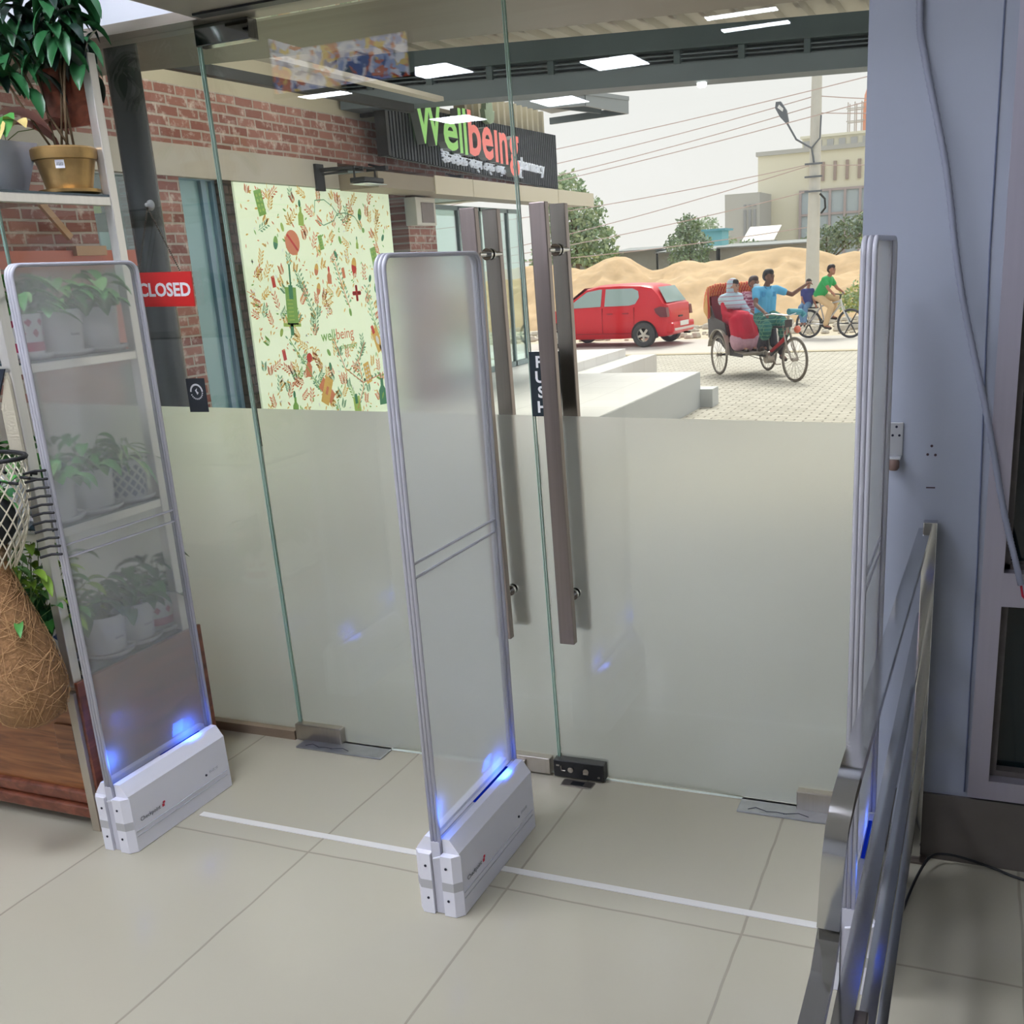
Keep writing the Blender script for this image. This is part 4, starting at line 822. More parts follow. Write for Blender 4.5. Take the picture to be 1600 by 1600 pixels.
# buildings; far wall colours paled to paint in haze
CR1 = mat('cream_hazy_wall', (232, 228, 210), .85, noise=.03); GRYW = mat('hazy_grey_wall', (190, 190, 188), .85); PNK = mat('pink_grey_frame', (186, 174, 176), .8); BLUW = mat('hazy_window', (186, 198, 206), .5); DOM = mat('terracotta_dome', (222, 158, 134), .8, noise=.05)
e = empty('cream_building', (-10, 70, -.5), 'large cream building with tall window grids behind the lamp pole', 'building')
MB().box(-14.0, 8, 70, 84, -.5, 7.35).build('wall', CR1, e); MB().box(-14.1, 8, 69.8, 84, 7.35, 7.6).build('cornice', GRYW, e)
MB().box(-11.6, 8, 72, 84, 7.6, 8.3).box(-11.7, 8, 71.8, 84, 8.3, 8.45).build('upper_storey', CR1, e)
q = MB()
for i in range(26): q.box(-11.5+i*.72, -11.1+i*.72, 71.9, 72, 7.75, 8.15)
q.build('parapet_panels', GRYW, e)
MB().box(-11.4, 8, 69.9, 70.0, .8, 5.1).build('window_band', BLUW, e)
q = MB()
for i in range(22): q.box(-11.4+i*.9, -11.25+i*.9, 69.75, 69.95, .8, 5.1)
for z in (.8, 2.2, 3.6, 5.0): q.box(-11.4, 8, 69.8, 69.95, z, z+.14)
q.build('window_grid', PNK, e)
q = MB()
for i in range(20): q.box(-10.8+i*.72, -10.62+i*.72, 69.85, 70, 5.6, 6.7)
q.build('vent_slots', mat('slot_brown', (172, 156, 150), .8), e)
e = empty('domed_tower', (-6.2, 80, 8.46), 'orange dome under scaffolding on the roof of the cream building', 'dome')
MB().lathe([(2.6, 8.47), (2.6, 10.6), (2.55, 11.4), (2.2, 12.4), (1.5, 13.2), (.5, 13.7), (.02, 13.8)], (-6.2, 80, 0), 30).build('dome', DOM, e, smooth=40)
q = MB()
for i in range(3):
    for j in range(2): q.tube([(-9.7+i*.45, 79+j, 8.47), (-9.7+i*.45, 79+j, 11)], .04, 5)
for z in (9, 9.8, 10.6): q.tube([(-9.8, 79, z), (-8.6, 79, z)], .04, 5); q.tube([(-9.8, 80, z), (-8.6, 80, z)], .04, 5)
q.build('scaffold', GRYW, e)
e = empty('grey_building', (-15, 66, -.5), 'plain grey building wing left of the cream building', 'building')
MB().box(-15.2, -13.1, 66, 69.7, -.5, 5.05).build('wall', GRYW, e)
q = MB()
for x in (-14.05, -13.75, -13.45): q.box(x, x+.14, 65.92, 66, 2.2, 4.1); q.box(x, x+.14, 65.92, 66, 4.25, 4.4)
q.build('window_slots', mat('slot_grey', (160, 162, 168), .8), e)
e = empty('tin_shed', (-12.4, 58, -.5), 'white roofed tin shed standing on the sand in front of the grey building', 'shed')
MB().prism([(57.2, 2.15), (59.4, 2.9), (59.4, 2.95), (57.2, 2.2)], 'x', -12.3, -10.6).build('roof', mat('white_tin', (224, 218, 214), .6), e); MB().box(-12.1, -10.8, 57.8, 59.2, -.5, 2.2).build('wall', mat('shed_dark', (150, 158, 158), .8), e)
e = empty('blue_shed', (-13.5, 55, -.5), 'small turquoise blue shed beyond the sand mounds', 'shed')
MB().box(-13.5, -12.6, 54, 55.5, -.5, 2.75).build('wall', mat('turquoise_wall', (132, 198, 214), .7), e); MB().box(-13.6, -12.4, 53.8, 55.7, 2.75, 2.85).build('roof', mat('turquoise_roof', (112, 176, 196), .7), e)
SHK = mat('grey_shack', (150, 152, 148), .85, noise=.1)
for i, (x0, x1, z, t) in enumerate([(-19.5, -16.6, 1.85, 'behind the door handle'), (-16.4, -14.4, 2.1, 'left of the round dark tree'), (-14.3, -11.6, 1.95, 'behind the left sand mound'), (-11.4, -7.4, 2.0, 'in front of the grey building')]):
    e = empty('shack', (x0, 46, -.5), 'low grey tin roofed shack '+t, 'shack', 'low shacks beyond the sand')
    MB().box(x0, x1, 48.5, 51, -.5, z-.1).build('wall', SHK, e); MB().prism([(48.2, z-.15), (51.2, z), (51.2, z+.06), (48.2, z-.09)], 'x', x0-.1, x1+.1).build('roof', mat('tin_grey_%d' % i, (128, 132, 134), .7), e)

# ================= red hatchback =================
CARR = mat('car_red', (214, 12, 34), .3, coat=.25, spec=.35); CGL = mat('car_window', (150, 172, 170), .08, spec=.9, noise=.1, nscale=2); TYRE = mat('tyre_rubber', (70, 70, 70), .85); ALY = mat('alloy', (205, 200, 192), .35, .6)
e = empty('car', (0, 0, 0), 'red five door hatchback driving away to the left on the road', 'car')
st_ = [(-1.80, .34, .80, .60), (-1.76, .26, .98, .70), (-1.66, .24, 1.02, .78), (-1.52, .24, 1.25, .81), (-1.34, .24, 1.42, .82), (-1.05, .22, 1.475, .83), (-.5, .2, 1.50, .83), (.1, .2, 1.49, .83), (.45, .2, 1.42, .83), (.75, .2, 1.22, .83), (1.08, .22, .98, .82), (1.45, .24, .88, .80), (1.72, .26, .76, .72), (1.82, .34, .60, .58)]
q = MB(); vs = []; K = 8
for x, zb_, zt, w_ in st_:
    belt = min(zt-.02, .93+.03*(x < -1)); g = max(0, zt-belt)
    wr_ = w_-.16*min(1, g/.5)-.02
    half = [(w_*.86, zb_), (w_*.98, zb_+.12), (w_, .6 if zt > .7 else zb_+.2), (w_*.985, min(.80, zt-.06)), (w_*.955, belt), (wr_, zt-.04 if g > .1 else zt-.01), (wr_*.8, zt), (0, zt+.012)]
    vs += [(x, a, b) for a, b in half]+[(x, -a, b) for a, b in half[:-1][::-1]]
n_ = 15; fs = []
for i in range(len(st_)-1): fs += [(i*n_+k, i*n_+(k+1) % n_, (i+1)*n_+(k+1) % n_, (i+1)*n_+k) for k in range(n_)]
fs += [tuple(range(n_)), tuple(range((len(st_)-1)*n_, len(st_)*n_))]
q.add(vs, fs); body = q.build('body', CARR, e, smooth=40, org=(0, 0, 0))
def sidept(x, z, s):   # point on the greenhouse side
    w_ = .83; belt = .95; zt = 1.49; t = (z-belt)/(zt-.04-belt); return (x, s*((w_*.955)+(w_-.18-w_*.955)*t+.012), z)
for s in (-1, 1):
    MB().quad(*[sidept(x, z, s) for x, z in ((-.02, .99), (.95, .965), (.62, 1.20), (.40, 1.345), (.05, 1.40), (-.02, 1.40))]).build('front_window', CGL, e, org=(0, 0, 0))
    MB().quad(*[sidept(x, z, s) for x, z in ((-.12, .99), (-.12, 1.40), (-.85, 1.395), (-1.0, 1.33), (-1.04, 1.18), (-.95, 1.03), (-.8, .995))]).build('rear_window', CGL, e, org=(0, 0, 0))
    MB().quad(*[(a, s*(b+.01), c) for a, b, c in ((-.76, .70, 1.0), (-.73, .70, 1.0), (-.73, .664, 1.395), (-.76, .664, 1.395))]).build('window_divider', DARKM, e, org=(0, 0, 0))
    for wx in (-1.18, 1.19):
        pa = [(.335*math.cos(a*PI/12)+wx, .30+.335*math.sin(a*PI/12)) for a in range(-1, 14)]
        MB().prism(pa, 'y', s*.70, s*.836).build('wheel_arch', mat('arch_dark', (34, 30, 32), .9), e, org=(0, 0, 0))
        wv = MB().lathe([(.17, -.08), (.27, -.09), (.295, -.06), (.295, .06), (.27, .09), (.17, .08)], (0, 0, 0), 32, cap=False).xf(Matrix.Translation((wx, s*.80, .295)) @ Matrix.Rotation(PI/2, 4, 'X')).build('wheel', TYRE, e, smooth=40, org=(0, 0, 0))
        rim = MB().lathe([(.165, -.01), (.175, .03), (.18, .05), (.165, .052), (.155, .03)], (0, 0, 0), 32, cap=False)
        for k in range(5):
            a = 2*PI*k/5+.3; rim.tube([(.03*math.cos(a), .03*math.sin(a), .045), (.165*math.cos(a), .165*math.sin(a), .035)], 0, flat=(.055, .02, (0, 0, 1)))
        rim.lathe([(.04, .03), (.045, .055), (.02, .06)], (0, 0, 0), 14)
        rim.xf(Matrix.Translation((wx, s*.80, .295)) @ Matrix.Rotation(-s*PI/2, 4, 'X')); r_ = rim.build('rim', ALY, wv, org=(0, 0, 0))
    MB().prism([(-1.80, .70), (-1.77, .92), (-1.62, .95), (-1.46, .90), (-1.50, .80), (-1.62, .70)], 'y', s*.66, s*.82).build('tail_light', mat('tail_light_%d' % s, (110, 40, 52), .15, noise=.3, nscale=9), e, org=(0, 0, 0))
    MB().box(-.35, -.2, s*.825, s*.84, .80, .825).box(-.98+.2, -.98+.36, s*.825, s*.84, .80, .825).build('door_handle', mat('handle_red_%d' % s, (150, 20, 36), .4), e, org=(0, 0, 0))
    q = MB()
    for a in (-.07, -.93, .98): q.box(a, a+.008, s*.80, s*.832, .35, .95)
    q.box(-.9, .9, s*.815, s*.838, .33, .342)
    q.build('door_gap', mat('gap_%d' % s, (150, 16, 30), .5), e, org=(0, 0, 0))
MB().quad((-1.675, -.62, 1.03), (-1.675, .62, 1.03), (-1.42, .52, 1.40), (-1.42, -.52, 1.40)).xf(Matrix.Translation((-.035, 0, .0))).build('back_window', CGL, e, org=(0, 0, 0))
MB().quad((1.10, -.64, 1.0), (1.10, .64, 1.0), (.50, .54, 1.42), (.50, -.54, 1.42)).xf(Matrix.Translation((.03, 0, .02))).build('windscreen', CGL, e, org=(0, 0, 0))
MB().box(-1.90, -1.70, -.70, .70, .30, .56, .05).build('rear_bumper', CARR, e, org=(0, 0, 0)); MB().box(-1.93, -1.87, -.62, .62, .36, .42, .015).build('bumper_guard', mat('chrome_guard', (225, 215, 212), .25, .3), e, org=(0, 0, 0))
MB().box(-1.915, -1.895, -.26, .26, .46, .57).build('number_plate', mat('plate_white', (232, 232, 228), .5), e, org=(0, 0, 0))
MB().box(-1.82, -1.8, -.12, .12, .66, .70).build('boot_handle', DARKM, e, org=(0, 0, 0))
MB().tube([(-1.75, -.35, .26), (-1.92, -.35, .26)], .025, 8).build('exhaust', DARKM, e, org=(0, 0, 0))
hd = math.atan2(.12, -.99)
e.rotation_euler = (0, 0, hd)
near = Vector((-7.75, 24.95, -.5)); off = Matrix.Rotation(hd, 3, 'Z') @ Vector((-1.18, .79, 0))     # near side rear wheel spot
e.location = near-off

# ================= people builder =================
def vox(mb, name, m, parent, size, smooth_it=2):
    me = bpy.data.meshes.new('tmp'); me.from_pydata(mb.v, [], mb.f); o = bpy.data.objects.new('tmp', me); C.objects.link(o)
    md = o.modifiers.new('r', 'REMESH'); md.mode = 'VOXEL'; md.voxel_size = size; md.use_smooth_shade = True
    ms = o.modifiers.new('s', 'SMOOTH'); ms.iterations = smooth_it; ms.factor = .5
    nm = rm(o); bpy.data.objects.remove(o); bpy.data.meshes.remove(me)
    nm.name = name; nm.materials.clear(); nm.materials.append(m)
    b = bpy.data.objects.new(name, nm); C.objects.link(b); b.parent = parent; return b
def limb(mb, pts, rs, n=12):
    for i in range(len(pts)-1):
        a, b = Vector(pts[i]), Vector(pts[i+1]); mb.tube([a, b], [rs[i], rs[i+1]], n)
    for p, r_ in zip(pts, rs): mb.sphere(p, r_*.995, n)
def person(e, J, col, skin, hairc, s=1.0, long_skirt=None, sleeve=.55, short_pants=0, shoe=(60, 50, 46), female=False, hair=True, curl=True, vx=.013):
    J = {k: (Vector(v) if not isinstance(v, bool) else v) for k, v in J.items()}; SK = mat('skin', skin, .6, noise=.04)
    up = (J['neck']-J['pelvis']).normalized(); side = (J['shL']-J['shR']).normalized(); fw = J['face'].normalized()
    hc = J['head']; q = MB()
    M = basis((0, 0, 0), fw, J.get('hup', Vector((0, 0, 1)))).to_3x3()
    def hp(a, b, c): return hc+(M @ Vector((a, b, c)))*s     # a forward, b up, c side
    # head: skull, jaw, nose, ears
    for (a, b, c, r_, sc_) in ((-.005, .03, 0, .085, 1), (.03, -.045, 0, .058, 1), (.048, -.075, 0, .032, 1)): q.sphere(hp(a, b, c), r_*s, 16, (1, 1, 1.12 if r_ > .08 else 1))
    q.sphere(hp(.092, -.01, 0), .014*s, 8); q.tube([hp(.082, .025, 0), hp(.097, -.012, 0)], [.008*s, .013*s], 8)
    for c in (-1, 1): q.sphere(hp(-.005, -.005, c*.084), .02*s, 8, (1, 1, 1.4))
    limb(q, [hp(-.015, -.06, 0), J['neck']-up*.02], [.048*s, .055*s])
    limb(q, [J['neck'], J['chest'], J['pelvis']], [.055*s, .095*s, .095*s])
    for L_ in 'LR':
        sg_ = 1 if L_ == 'L' else -1
        limb(q, [J['chest']+up*.1*s, J['sh'+L_], J['el'+L_], J['ha'+L_]], [.07*s, .052*s, .038*s, .026*s])
        # hand: palm, four fingers curled or straight, thumb
        d = (J['ha'+L_]-J['el'+L_]).normalized(); pn = J.get('palm'+L_, Vector((0, 0, -1))); sd_ = d.cross(pn).normalized()
        palm = J['ha'+L_]+d*.05*s; limb(q, [J['ha'+L_], palm+sd_*.018*s], [.024*s, .02*s]); limb(q, [J['ha'+L_], palm-sd_*.018*s], [.024*s, .02*s])
        pt = J.get('point'+L_, False)
        for k in range(4):
            o_ = sd_*(.027-.018*k)*s; ln = (.075, .085, .08, .062)[k]*s
            a = palm+o_; cu = 0.15 if (pt and k == 0) else (.6 if pt else .85)
            m1 = a+(d*(1-cu*.5)+pn*cu*.8).normalized()*ln*.5; m2 = m1+(d*(1-cu*1.1)+pn*cu).normalized()*ln*.5
            limb(q, [a, m1, m2], [.0105*s, .0095*s, .008*s], 8)
        a = J['ha'+L_]+d*.02*s+sd_*.022*s; limb(q, [a, a+(d*.6+sd_*.7+pn*.3).normalized()*.035*s, a+(d*.9+sd_*.3+pn*.6).normalized()*.06*s], [.013*s, .012*s, .009*s], 8)
        limb(q, [J['pelvis']+side*sg_*.06*s, J['hip'+L_], J['kn'+L_], J['an'+L_]], [.10*s, .085*s, .055*s, .036*s])
        limb(q, [J['an'+L_], J['toe'+L_]], [.036*s, .028*s])
    body = vox(q, 'body', SK, e, vx, 2)
    # face pieces
    q = MB()
    for c in (-1, 1): q.sphere(hp(.078, .018, c*.032), .0095*s, 8)
    q.build('eye', mat('eye_dark', (38, 26, 24), .3), e, org=(0, 0, 0), smooth=True)
    q = MB()
    for c in (-1, 1): q.tube([hp(.086, .038, c*.016), hp(.082, .042, c*.036), hp(.072, .036, c*.052)], .0045*s, 6)
    q.build('eyebrow', mat('brow', hairc, .7), e, org=(0, 0, 0), smooth=True)
    MB().tube([hp(.078, -.05, -.022), hp(.088, -.05, 0), hp(.078, -.05, .022)], .0065*s, 6).build('mouth', mat('lip', (150, 84, 80), .5), e, org=(0, 0, 0), smooth=True)
    if hair:
        q = MB()
        for (a, b, c, r_) in ((-.02, .052, 0, .089), (-.03, .02, 0, .088), (.02, .078, 0, .066), (.035, .085, .02, .04), (.03, .088, -.02, .04)): q.sphere(hp(a, b, c), r_*s, 16)
        vox(q, 'hair', mat('hair', hairc, .6, noise=.2, nscale=40, bump=.5, bscale=90), e, vx, 1)
    # shirt
    SH_ = col['shirt']; q = MB()
    q.sphere(J['chest']+up*.06*s, .135*s, 16, (1, 1, 1)); limb(q, [J['chest']+side*.07*s, J['chest']-side*.07*s], [.12*s, .12*s]); limb(q, [J['pelvis']+side*.06*s+up*.04*s, J['pelvis']-side*.06*s+up*.04*s], [.125*s, .125*s])
    limb(q, [J['chest']+side*.06*s, J['pelvis']+side*.06*s+up*.03*s], [.125*s, .125*s]); limb(q, [J['chest']-side*.06*s, J['pelvis']-side*.06*s+up*.03*s], [.125*s, .125*s])
    limb(q, [J['neck']-up*.035*s, J['chest']+up*.06*s, J['pelvis']+up*.03*s], [.064*s, .12*s, .128*s])
    for L_ in 'LR':
        limb(q, [J['chest']+up*.09*s, J['sh'+L_]], [.09*s, .072*s]); limb(q, [J['sh'+L_], J['sh'+L_].lerp(J['el'+L_], sleeve)], [.070*s, .062*s if sleeve < .8 else .052*s])
        if sleeve > .8: limb(q, [J['el'+L_], J['el'+L_].lerp(J['ha'+L_], .9)], [.05*s, .04*s])
    vox(q, 'shirt', SH_, e, vx, 2)
    if 'pants' in col:
        q = MB(); limb(q, [J['pelvis']+side*.06*s, J['pelvis']-side*.06*s], [.118*s, .118*s])
        for L_ in 'LR':
            lo = J['kn'+L_].lerp(J['an'+L_], .9 if not short_pants else short_pants)
            limb(q, [J['pelvis']+side*(.06 if L_ == 'L' else -.06)*s, J['hip'+L_], J['kn'+L_], lo], [.118*s, .10*s, .076*s, .062*s])
        vox(q, 'trousers', col['pants'], e, vx, 2)
    q = MB()
    for L_ in 'LR':
        sh_ = MB(); d = (J['toe'+L_]-J['an'+L_]); limb(sh_, [J['an'+L_]-Vector((0, 0, .035))*s, J['toe'+L_]-Vector((0, 0, .012))*s], [.036*s, .034*s]); vox(sh_, 'sandal', mat('shoe', shoe, .6), e, vx*.8, 1)
    return hp
def anchor(nm, loc, rz, lb, cat, group=None):
    e = empty(nm, loc, lb, cat, group); e.rotation_euler = (0, 0, rz); return e
def B(mb, nm, m, e, smooth=False, mats=None): return mb.build(nm, m, e, smooth=smooth, org=(0, 0, 0), mats=mats)

# ================= cycle rickshaw =================
RH = math.atan2(-.8, .6); RO = (-4.02, 18.85, -.5)
e = anchor('cycle_rickshaw', RO, RH, 'three wheeled cycle rickshaw with red frame and orange folded hood', 'rickshaw')
RIM = mat('wheel_grey_metal', (168, 160, 150), .45, .5); TY2 = mat('thin_tyre', (120, 112, 104), .8); REDF = mat('red_frame_paint', (196, 40, 46), .4); BLKF = mat('black_frame', (48, 46, 46), .5); STL = mat('fork_steel', (170, 160, 150), .35, .7)
def wheel(e, cx, cy, cz, R_, yaw=0, spokes=24, tyre=TY2, rim=RIM, tr=.017, mag=0):
    Mx = Matrix.Translation((cx, cy, cz)) @ Matrix.Rotation(yaw, 4, 'Z') @ Matrix.Rotation(PI/2, 4, 'X')
    w_ = B(MB().tube([((R_-tr)*math.cos(2*PI*k/40), (R_-tr)*math.sin(2*PI*k/40), 0) for k in range(40)], tr, 8, closed=True).xf(Mx), 'wheel', tyre, e, True)
    B(MB().tube([((R_-.045)*math.cos(2*PI*k/40), (R_-.045)*math.sin(2*PI*k/40), 0) for k in range(40)], .012, 6, closed=True).xf(Mx), 'rim', rim, w_, True)
    q = MB()
    for k in range(spokes if not mag else mag):
        a = 2*PI*k/(spokes if not mag else mag); b = a+(.25 if k % 2 else -.25)
        if mag: q.tube([(.03*math.cos(a), .03*math.sin(a), 0), ((R_-.05)*math.cos(a), (R_-.05)*math.sin(a), 0)], [.02, .011], 6)
        else: q.tube([(.025*math.cos(b), .025*math.sin(b), .03*(1 if k % 2 else -1)), ((R_-.05)*math.cos(a), (R_-.05)*math.sin(a), 0)], .0028, 4)
    B(q.xf(Mx), 'spokes', rim if not mag else tyre, w_)
    B(MB().tube([(0, 0, -.05), (0, 0, .05)], .028, 12).xf(Mx), 'hub', STL, w_); return w_
for y in (-.47, .47):
    wheel(e, 0, y, .35, .35)
    B(MB().tube([(.42*math.cos(a*PI/12), y, .37+.42*math.sin(a*PI/12)) for a in range(0, 12)], 0, flat=(.012, .09, (0, 1, 0))), 'mudguard', mat('mudguard_%d' % (y > 0), (190, 182, 170), .4, .4), e)
wheel(e, 1.93, 0, .36, .36, yaw=.12)
q = MB().tube([(0, -.47, .35), (0, .47, .35)], .02, 8)
for y in (-.2, .2): q.tube([(0, y, .38), (.6, y, .40), (1.0, y*.3, .36)], .02, 8)
q.tube([(1.0, 0, .34), (.88, 0, .90)], .02, 8).tube([(1.0, 0, .34), (1.62, 0, .62), (1.66, 0, .88)], .022, 8).tube([(.9, 0, .84), (1.64, 0, .86)], .018, 8); B(q, 'chassis', BLKF, e)
B(MB().tube([(1.0, .035, .42), (1.5, .03, .66), (1.62, .02, .8)], .032, 8), 'red_tube', REDF, e)
q = MB().tube([(1.70, 0, 1.05), (1.64, 0, .74)], .022, 8)
for y in (-.06, .06): q.tube([(1.66, y, .76), (1.80, y, .52), (1.93, y, .36)], .014, 8); q.tube([(1.60, y*.8, .9), (1.72, y*.9, .55), (1.93, y, .36)], .008, 6)
B(q, 'fork', STL, e)
q = MB().tube([(1.42, -.30, 1.06), (1.58, -.24, 1.08), (1.68, 0, 1.04), (1.58, .24, 1.08), (1.42, .30, 1.06)], .013, 8); hb = B(q, 'handlebar', CHROME, e)
B(MB().tube([(1.60, .05, 1.1), (1.55, .30, 1.08), (1.60, .34, 1.02)], .05, 8), 'tied_cloth', mat('teal_cloth', (88, 160, 178), .8, noise=.2), e)
B(MB().sphere((1.74, .14, .82), .06, 10), 'lamp', mat('orange_lamp', (232, 120, 92), .4), e, True)
B(MB().box(1.68, 1.72, -.06, .06, .86, .98, .01), 'front_plate', mat('basket_dark', (70, 62, 60), .7), e)
B(MB().tube([(.74, 0, .86), (.92, 0, .87)], [.09, .03], 10), 'saddle', mat('saddle_brown', (90, 66, 58), .6), e)
q = MB().cyl((1.0, -.06, .34), (1.0, .06, .34), .1, 18).tube([(1.0, .07, .34), (1.13, .07, .22), (1.13, .16, .22)], .012, 6).tube([(1.0, -.07, .34), (.87, -.07, .46), (.87, -.16, .46)], .012, 6); B(q, 'crankset', STL, e)
B(MB().tube([(1.0, .05, .43), (.1, .05, .38), (0, .05, .35), (.1, .05, .31), (1.0, .05, .24)], .006, 4), 'chain', BLKF, e)
SEATM = mat('seat_maroon', (120, 34, 46), .6, noise=.2)
B(MB().box(-.36, .18, -.42, .42, .66, .86, .04), 'bench_seat', SEATM, e)
B(MB().prism([(-.44, .80), (-.34, .80), (-.44, 1.34), (-.54, 1.34)], 'y', -.42, .42), 'backrest', SEATM, e)
# curved side panels and foot well
for y in (-.44, .44): B(MB().prism([(-.5, .62), (-.56, 1.10), (-.42, 1.18), (-.25, .98), (.2, .90), (.28, .66), (.55, .42), (.9, .40), (.9, .36), (.4, .36), (0, .56)], 'y', y-.012, y+.012), 'side_panel', mat('panel_dark_%d' % (y > 0), (66, 60, 62), .5, noise=.3, nscale=12), e)
B(MB().prism([(.10, .66), (.2, .42), (.9, .38), (.9, .42), (.25, .47), (.16, .66)], 'y', -.43, .43), 'footboard', mat('tin_footboard', (150, 142, 128), .5, .4), e)
# folded hood: fan of ribs covered with striped cloth, hanging behind
STR = brick_mat('striped_hood_cloth', (232, 118, 70), (206, 62, 66), (240, 190, 120), bw=.9, rh=.05, ms=.008, swap='XY', rough=.7)
hoods = []
for k in range(7):
    a = math.radians(100+9*k); q = MB()
    R1 = .62-.02*k
    q.tube([(-.42+R1*math.cos(a)*.55*c, y, .98+.1*k*0+R1*math.sin(a)*.9*c) for c, y in ((0, -.47), (.6, -.485), (.92, -.46), (1, -.3), (1, 0), (1, .3), (.92, .46), (.6, .485), (0, .47))], .035, 8)
    hoods.append(B(q, 'hood_fold', STR, e, True))
B(MB().tube([(-.52, -.36, .66), (-.68, -.3, .95), (-.78, -.2, 1.2), (-.78, .2, 1.2), (-.68, .3, .95), (-.52, .36, .66)], .05, 8), 'rear_panel', mat('ornate_gold', (196, 160, 118), .5, noise=.35, nscale=14), e, True)
B(MB().box(-.05, .05, -.2, .2, .3, .5, .02), 'under_basket', mat('green_strap', (72, 110, 84), .7), e)
# ---- driver
E3 = lambda e_, d_: [d_.__setitem__(k, v) for k, v in ()]
DB = mat('blue_shirt', (96, 178, 224), .8, noise=.08, nscale=6); LUN = brick_mat('checked_lungi', (58, 128, 122), (46, 96, 92), (116, 160, 130), bw=.06, rh=.06, ms=.006, swap='XZ', rough=.9)
p = anchor('person', RO, RH, 'rickshaw driver in a light blue shirt pointing with his outstretched arm', 'person')
J = dict(pelvis=(.84, 0, 1.03), chest=(.88, 0, 1.32), neck=(.90, 0, 1.50), head=(.95, .02, 1.64), face=(.86, .5, -.06), shL=(.88, .19, 1.44), elL=(.98, .43, 1.34), haL=(1.04, .66, 1.49),
         shR=(.90, -.19, 1.44), elR=(1.10, -.29, 1.22), haR=(1.40, -.27, 1.10), hipL=(.88, .09, 1.0), knL=(1.27, .15, .86), anL=(1.18, .14, .38), toeL=(1.32, .15, .32), hipR=(.88, -.09, 1.0), knR=(1.20, -.16, .82), anR=(.92, -.13, .50), toeR=(1.06, -.14, .50),
         palmL=(0, 0, -1), palmR=(.3, 0, -1), pointL=True)
J['palmL'] = Vector((0, 0, -1)); J['palmR'] = Vector((.3, 0, -1)).normalized()
person(p, J, dict(shirt=DB, pants=mat('dark_grey_trousers', (62, 58, 66), .85)), (122, 84, 70), (26, 22, 26), sleeve=.5)
q = MB(); limb(q, [(.84, .07, 1.0), (1.12, .13, .93), (1.27, .15, .86), (1.25, .15, .74)], [.135, .12, .105, .10]); limb(q, [(.84, -.07, 1.0), (1.08, -.13, .91), (1.20, -.16, .82), (1.17, -.155, .73)], [.135, .12, .105, .10]); limb(q, [(1.1, .1, .92), (1.1, -.1, .90)], [.10, .10])
vox(q, 'lungi', LUN, p, .013)
q = MB(); q.box(.985, 1.0, .04, .12, 1.33, 1.41, .004).box(.985, 1.0, -.12, -.04, 1.33, 1.41, .004); q.tube([(.955, .055, 1.50), (1.0, .012, 1.42)], .012, 6).tube([(.955, -.055, 1.50), (1.0, -.012, 1.42)], .012, 6); B(q, 'collar_and_pockets', mat('blue_shirt_trim', (76, 152, 204), .8), p)
# ---- woman passenger
p = anchor('person', RO, RH, 'seated woman in a red dress with a pale blue striped shawl over her head', 'person')
REDD = mat('red_dress', (214, 24, 58), .8, noise=.12, nscale=7); SHW = brick_mat('striped_shawl', (190, 212, 228), (214, 224, 232), (206, 150, 170), bw=2, rh=.07, ms=.008, swap='XZ', rough=.9)
J = dict(pelvis=(-.02, -.22, .93), chest=(.02, -.22, 1.20), neck=(.04, -.22, 1.37), head=(.09, -.21, 1.50), face=(.9, .42, -.05), shL=(.03, -.05, 1.31), elL=(.14, -.02, 1.08), haL=(.36, -.08, 1.02),
         shR=(.03, -.39, 1.31), elR=(.13, -.43, 1.07), haR=(.35, -.30, .99), hipL=(.05, -.14, .92), knL=(.46, -.12, .90), anL=(.58, -.12, .50), toeL=(.72, -.11, .46), hipR=(.05, -.30, .92), knR=(.46, -.30, .90), anR=(.60, -.28, .50), toeR=(.74, -.27, .46))
J['palmL'] = Vector((0, 0, -1)); J['palmR'] = Vector((0, 0, -1))
person(p, J, dict(shirt=REDD, pants=mat('red_trousers', (196, 26, 62), .8)), (196, 150, 128), (30, 22, 24), sleeve=.95, s=.94)
q = MB(); limb(q, [(.0, -.22, .96), (.40, -.21, .94), (.56, -.21, .70)], [.16, .17, .16]); limb(q, [(.4, -.08, .92), (.52, -.08, .66)], [.12, .12]); limb(q, [(.4, -.34, .92), (.52, -.34, .66)], [.12, .12]); vox(q, 'dress_skirt', REDD, p, .014)
q = MB(); limb(q, [(.50, -.05, .64), (.56, -.05, .56)], [.125, .13]); limb(q, [(.50, -.36, .64), (.56, -.36, .56)], [.125, .13]); limb(q, [(.52, -.21, .64), (.58, -.21, .56)], [.15, .155]); vox(q, 'pale_hem', mat('pale_lace_hem', (206, 160, 176), .85, noise=.2, nscale=30), p, .014)
q = MB(); limb(q, [(.045, -.225, 1.545), (.03, -.225, 1.46), (.0, -.22, 1.36)], [.108, .108, .10]); limb(q, [(.02, -.08, 1.28), (.03, -.22, 1.30), (.02, -.38, 1.28)], [.11, .135, .11])
limb(q, [(.10, -.34, 1.22), (.12, -.20, 1.20), (.10, -.06, 1.20)], [.09, .09, .08]); limb(q, [(.13, -.08, 1.18), (.22, -.02, 1.04), (.34, .02, .96)], [.07, .08, .07])
vox(q, 'shawl', SHW, p, .013)
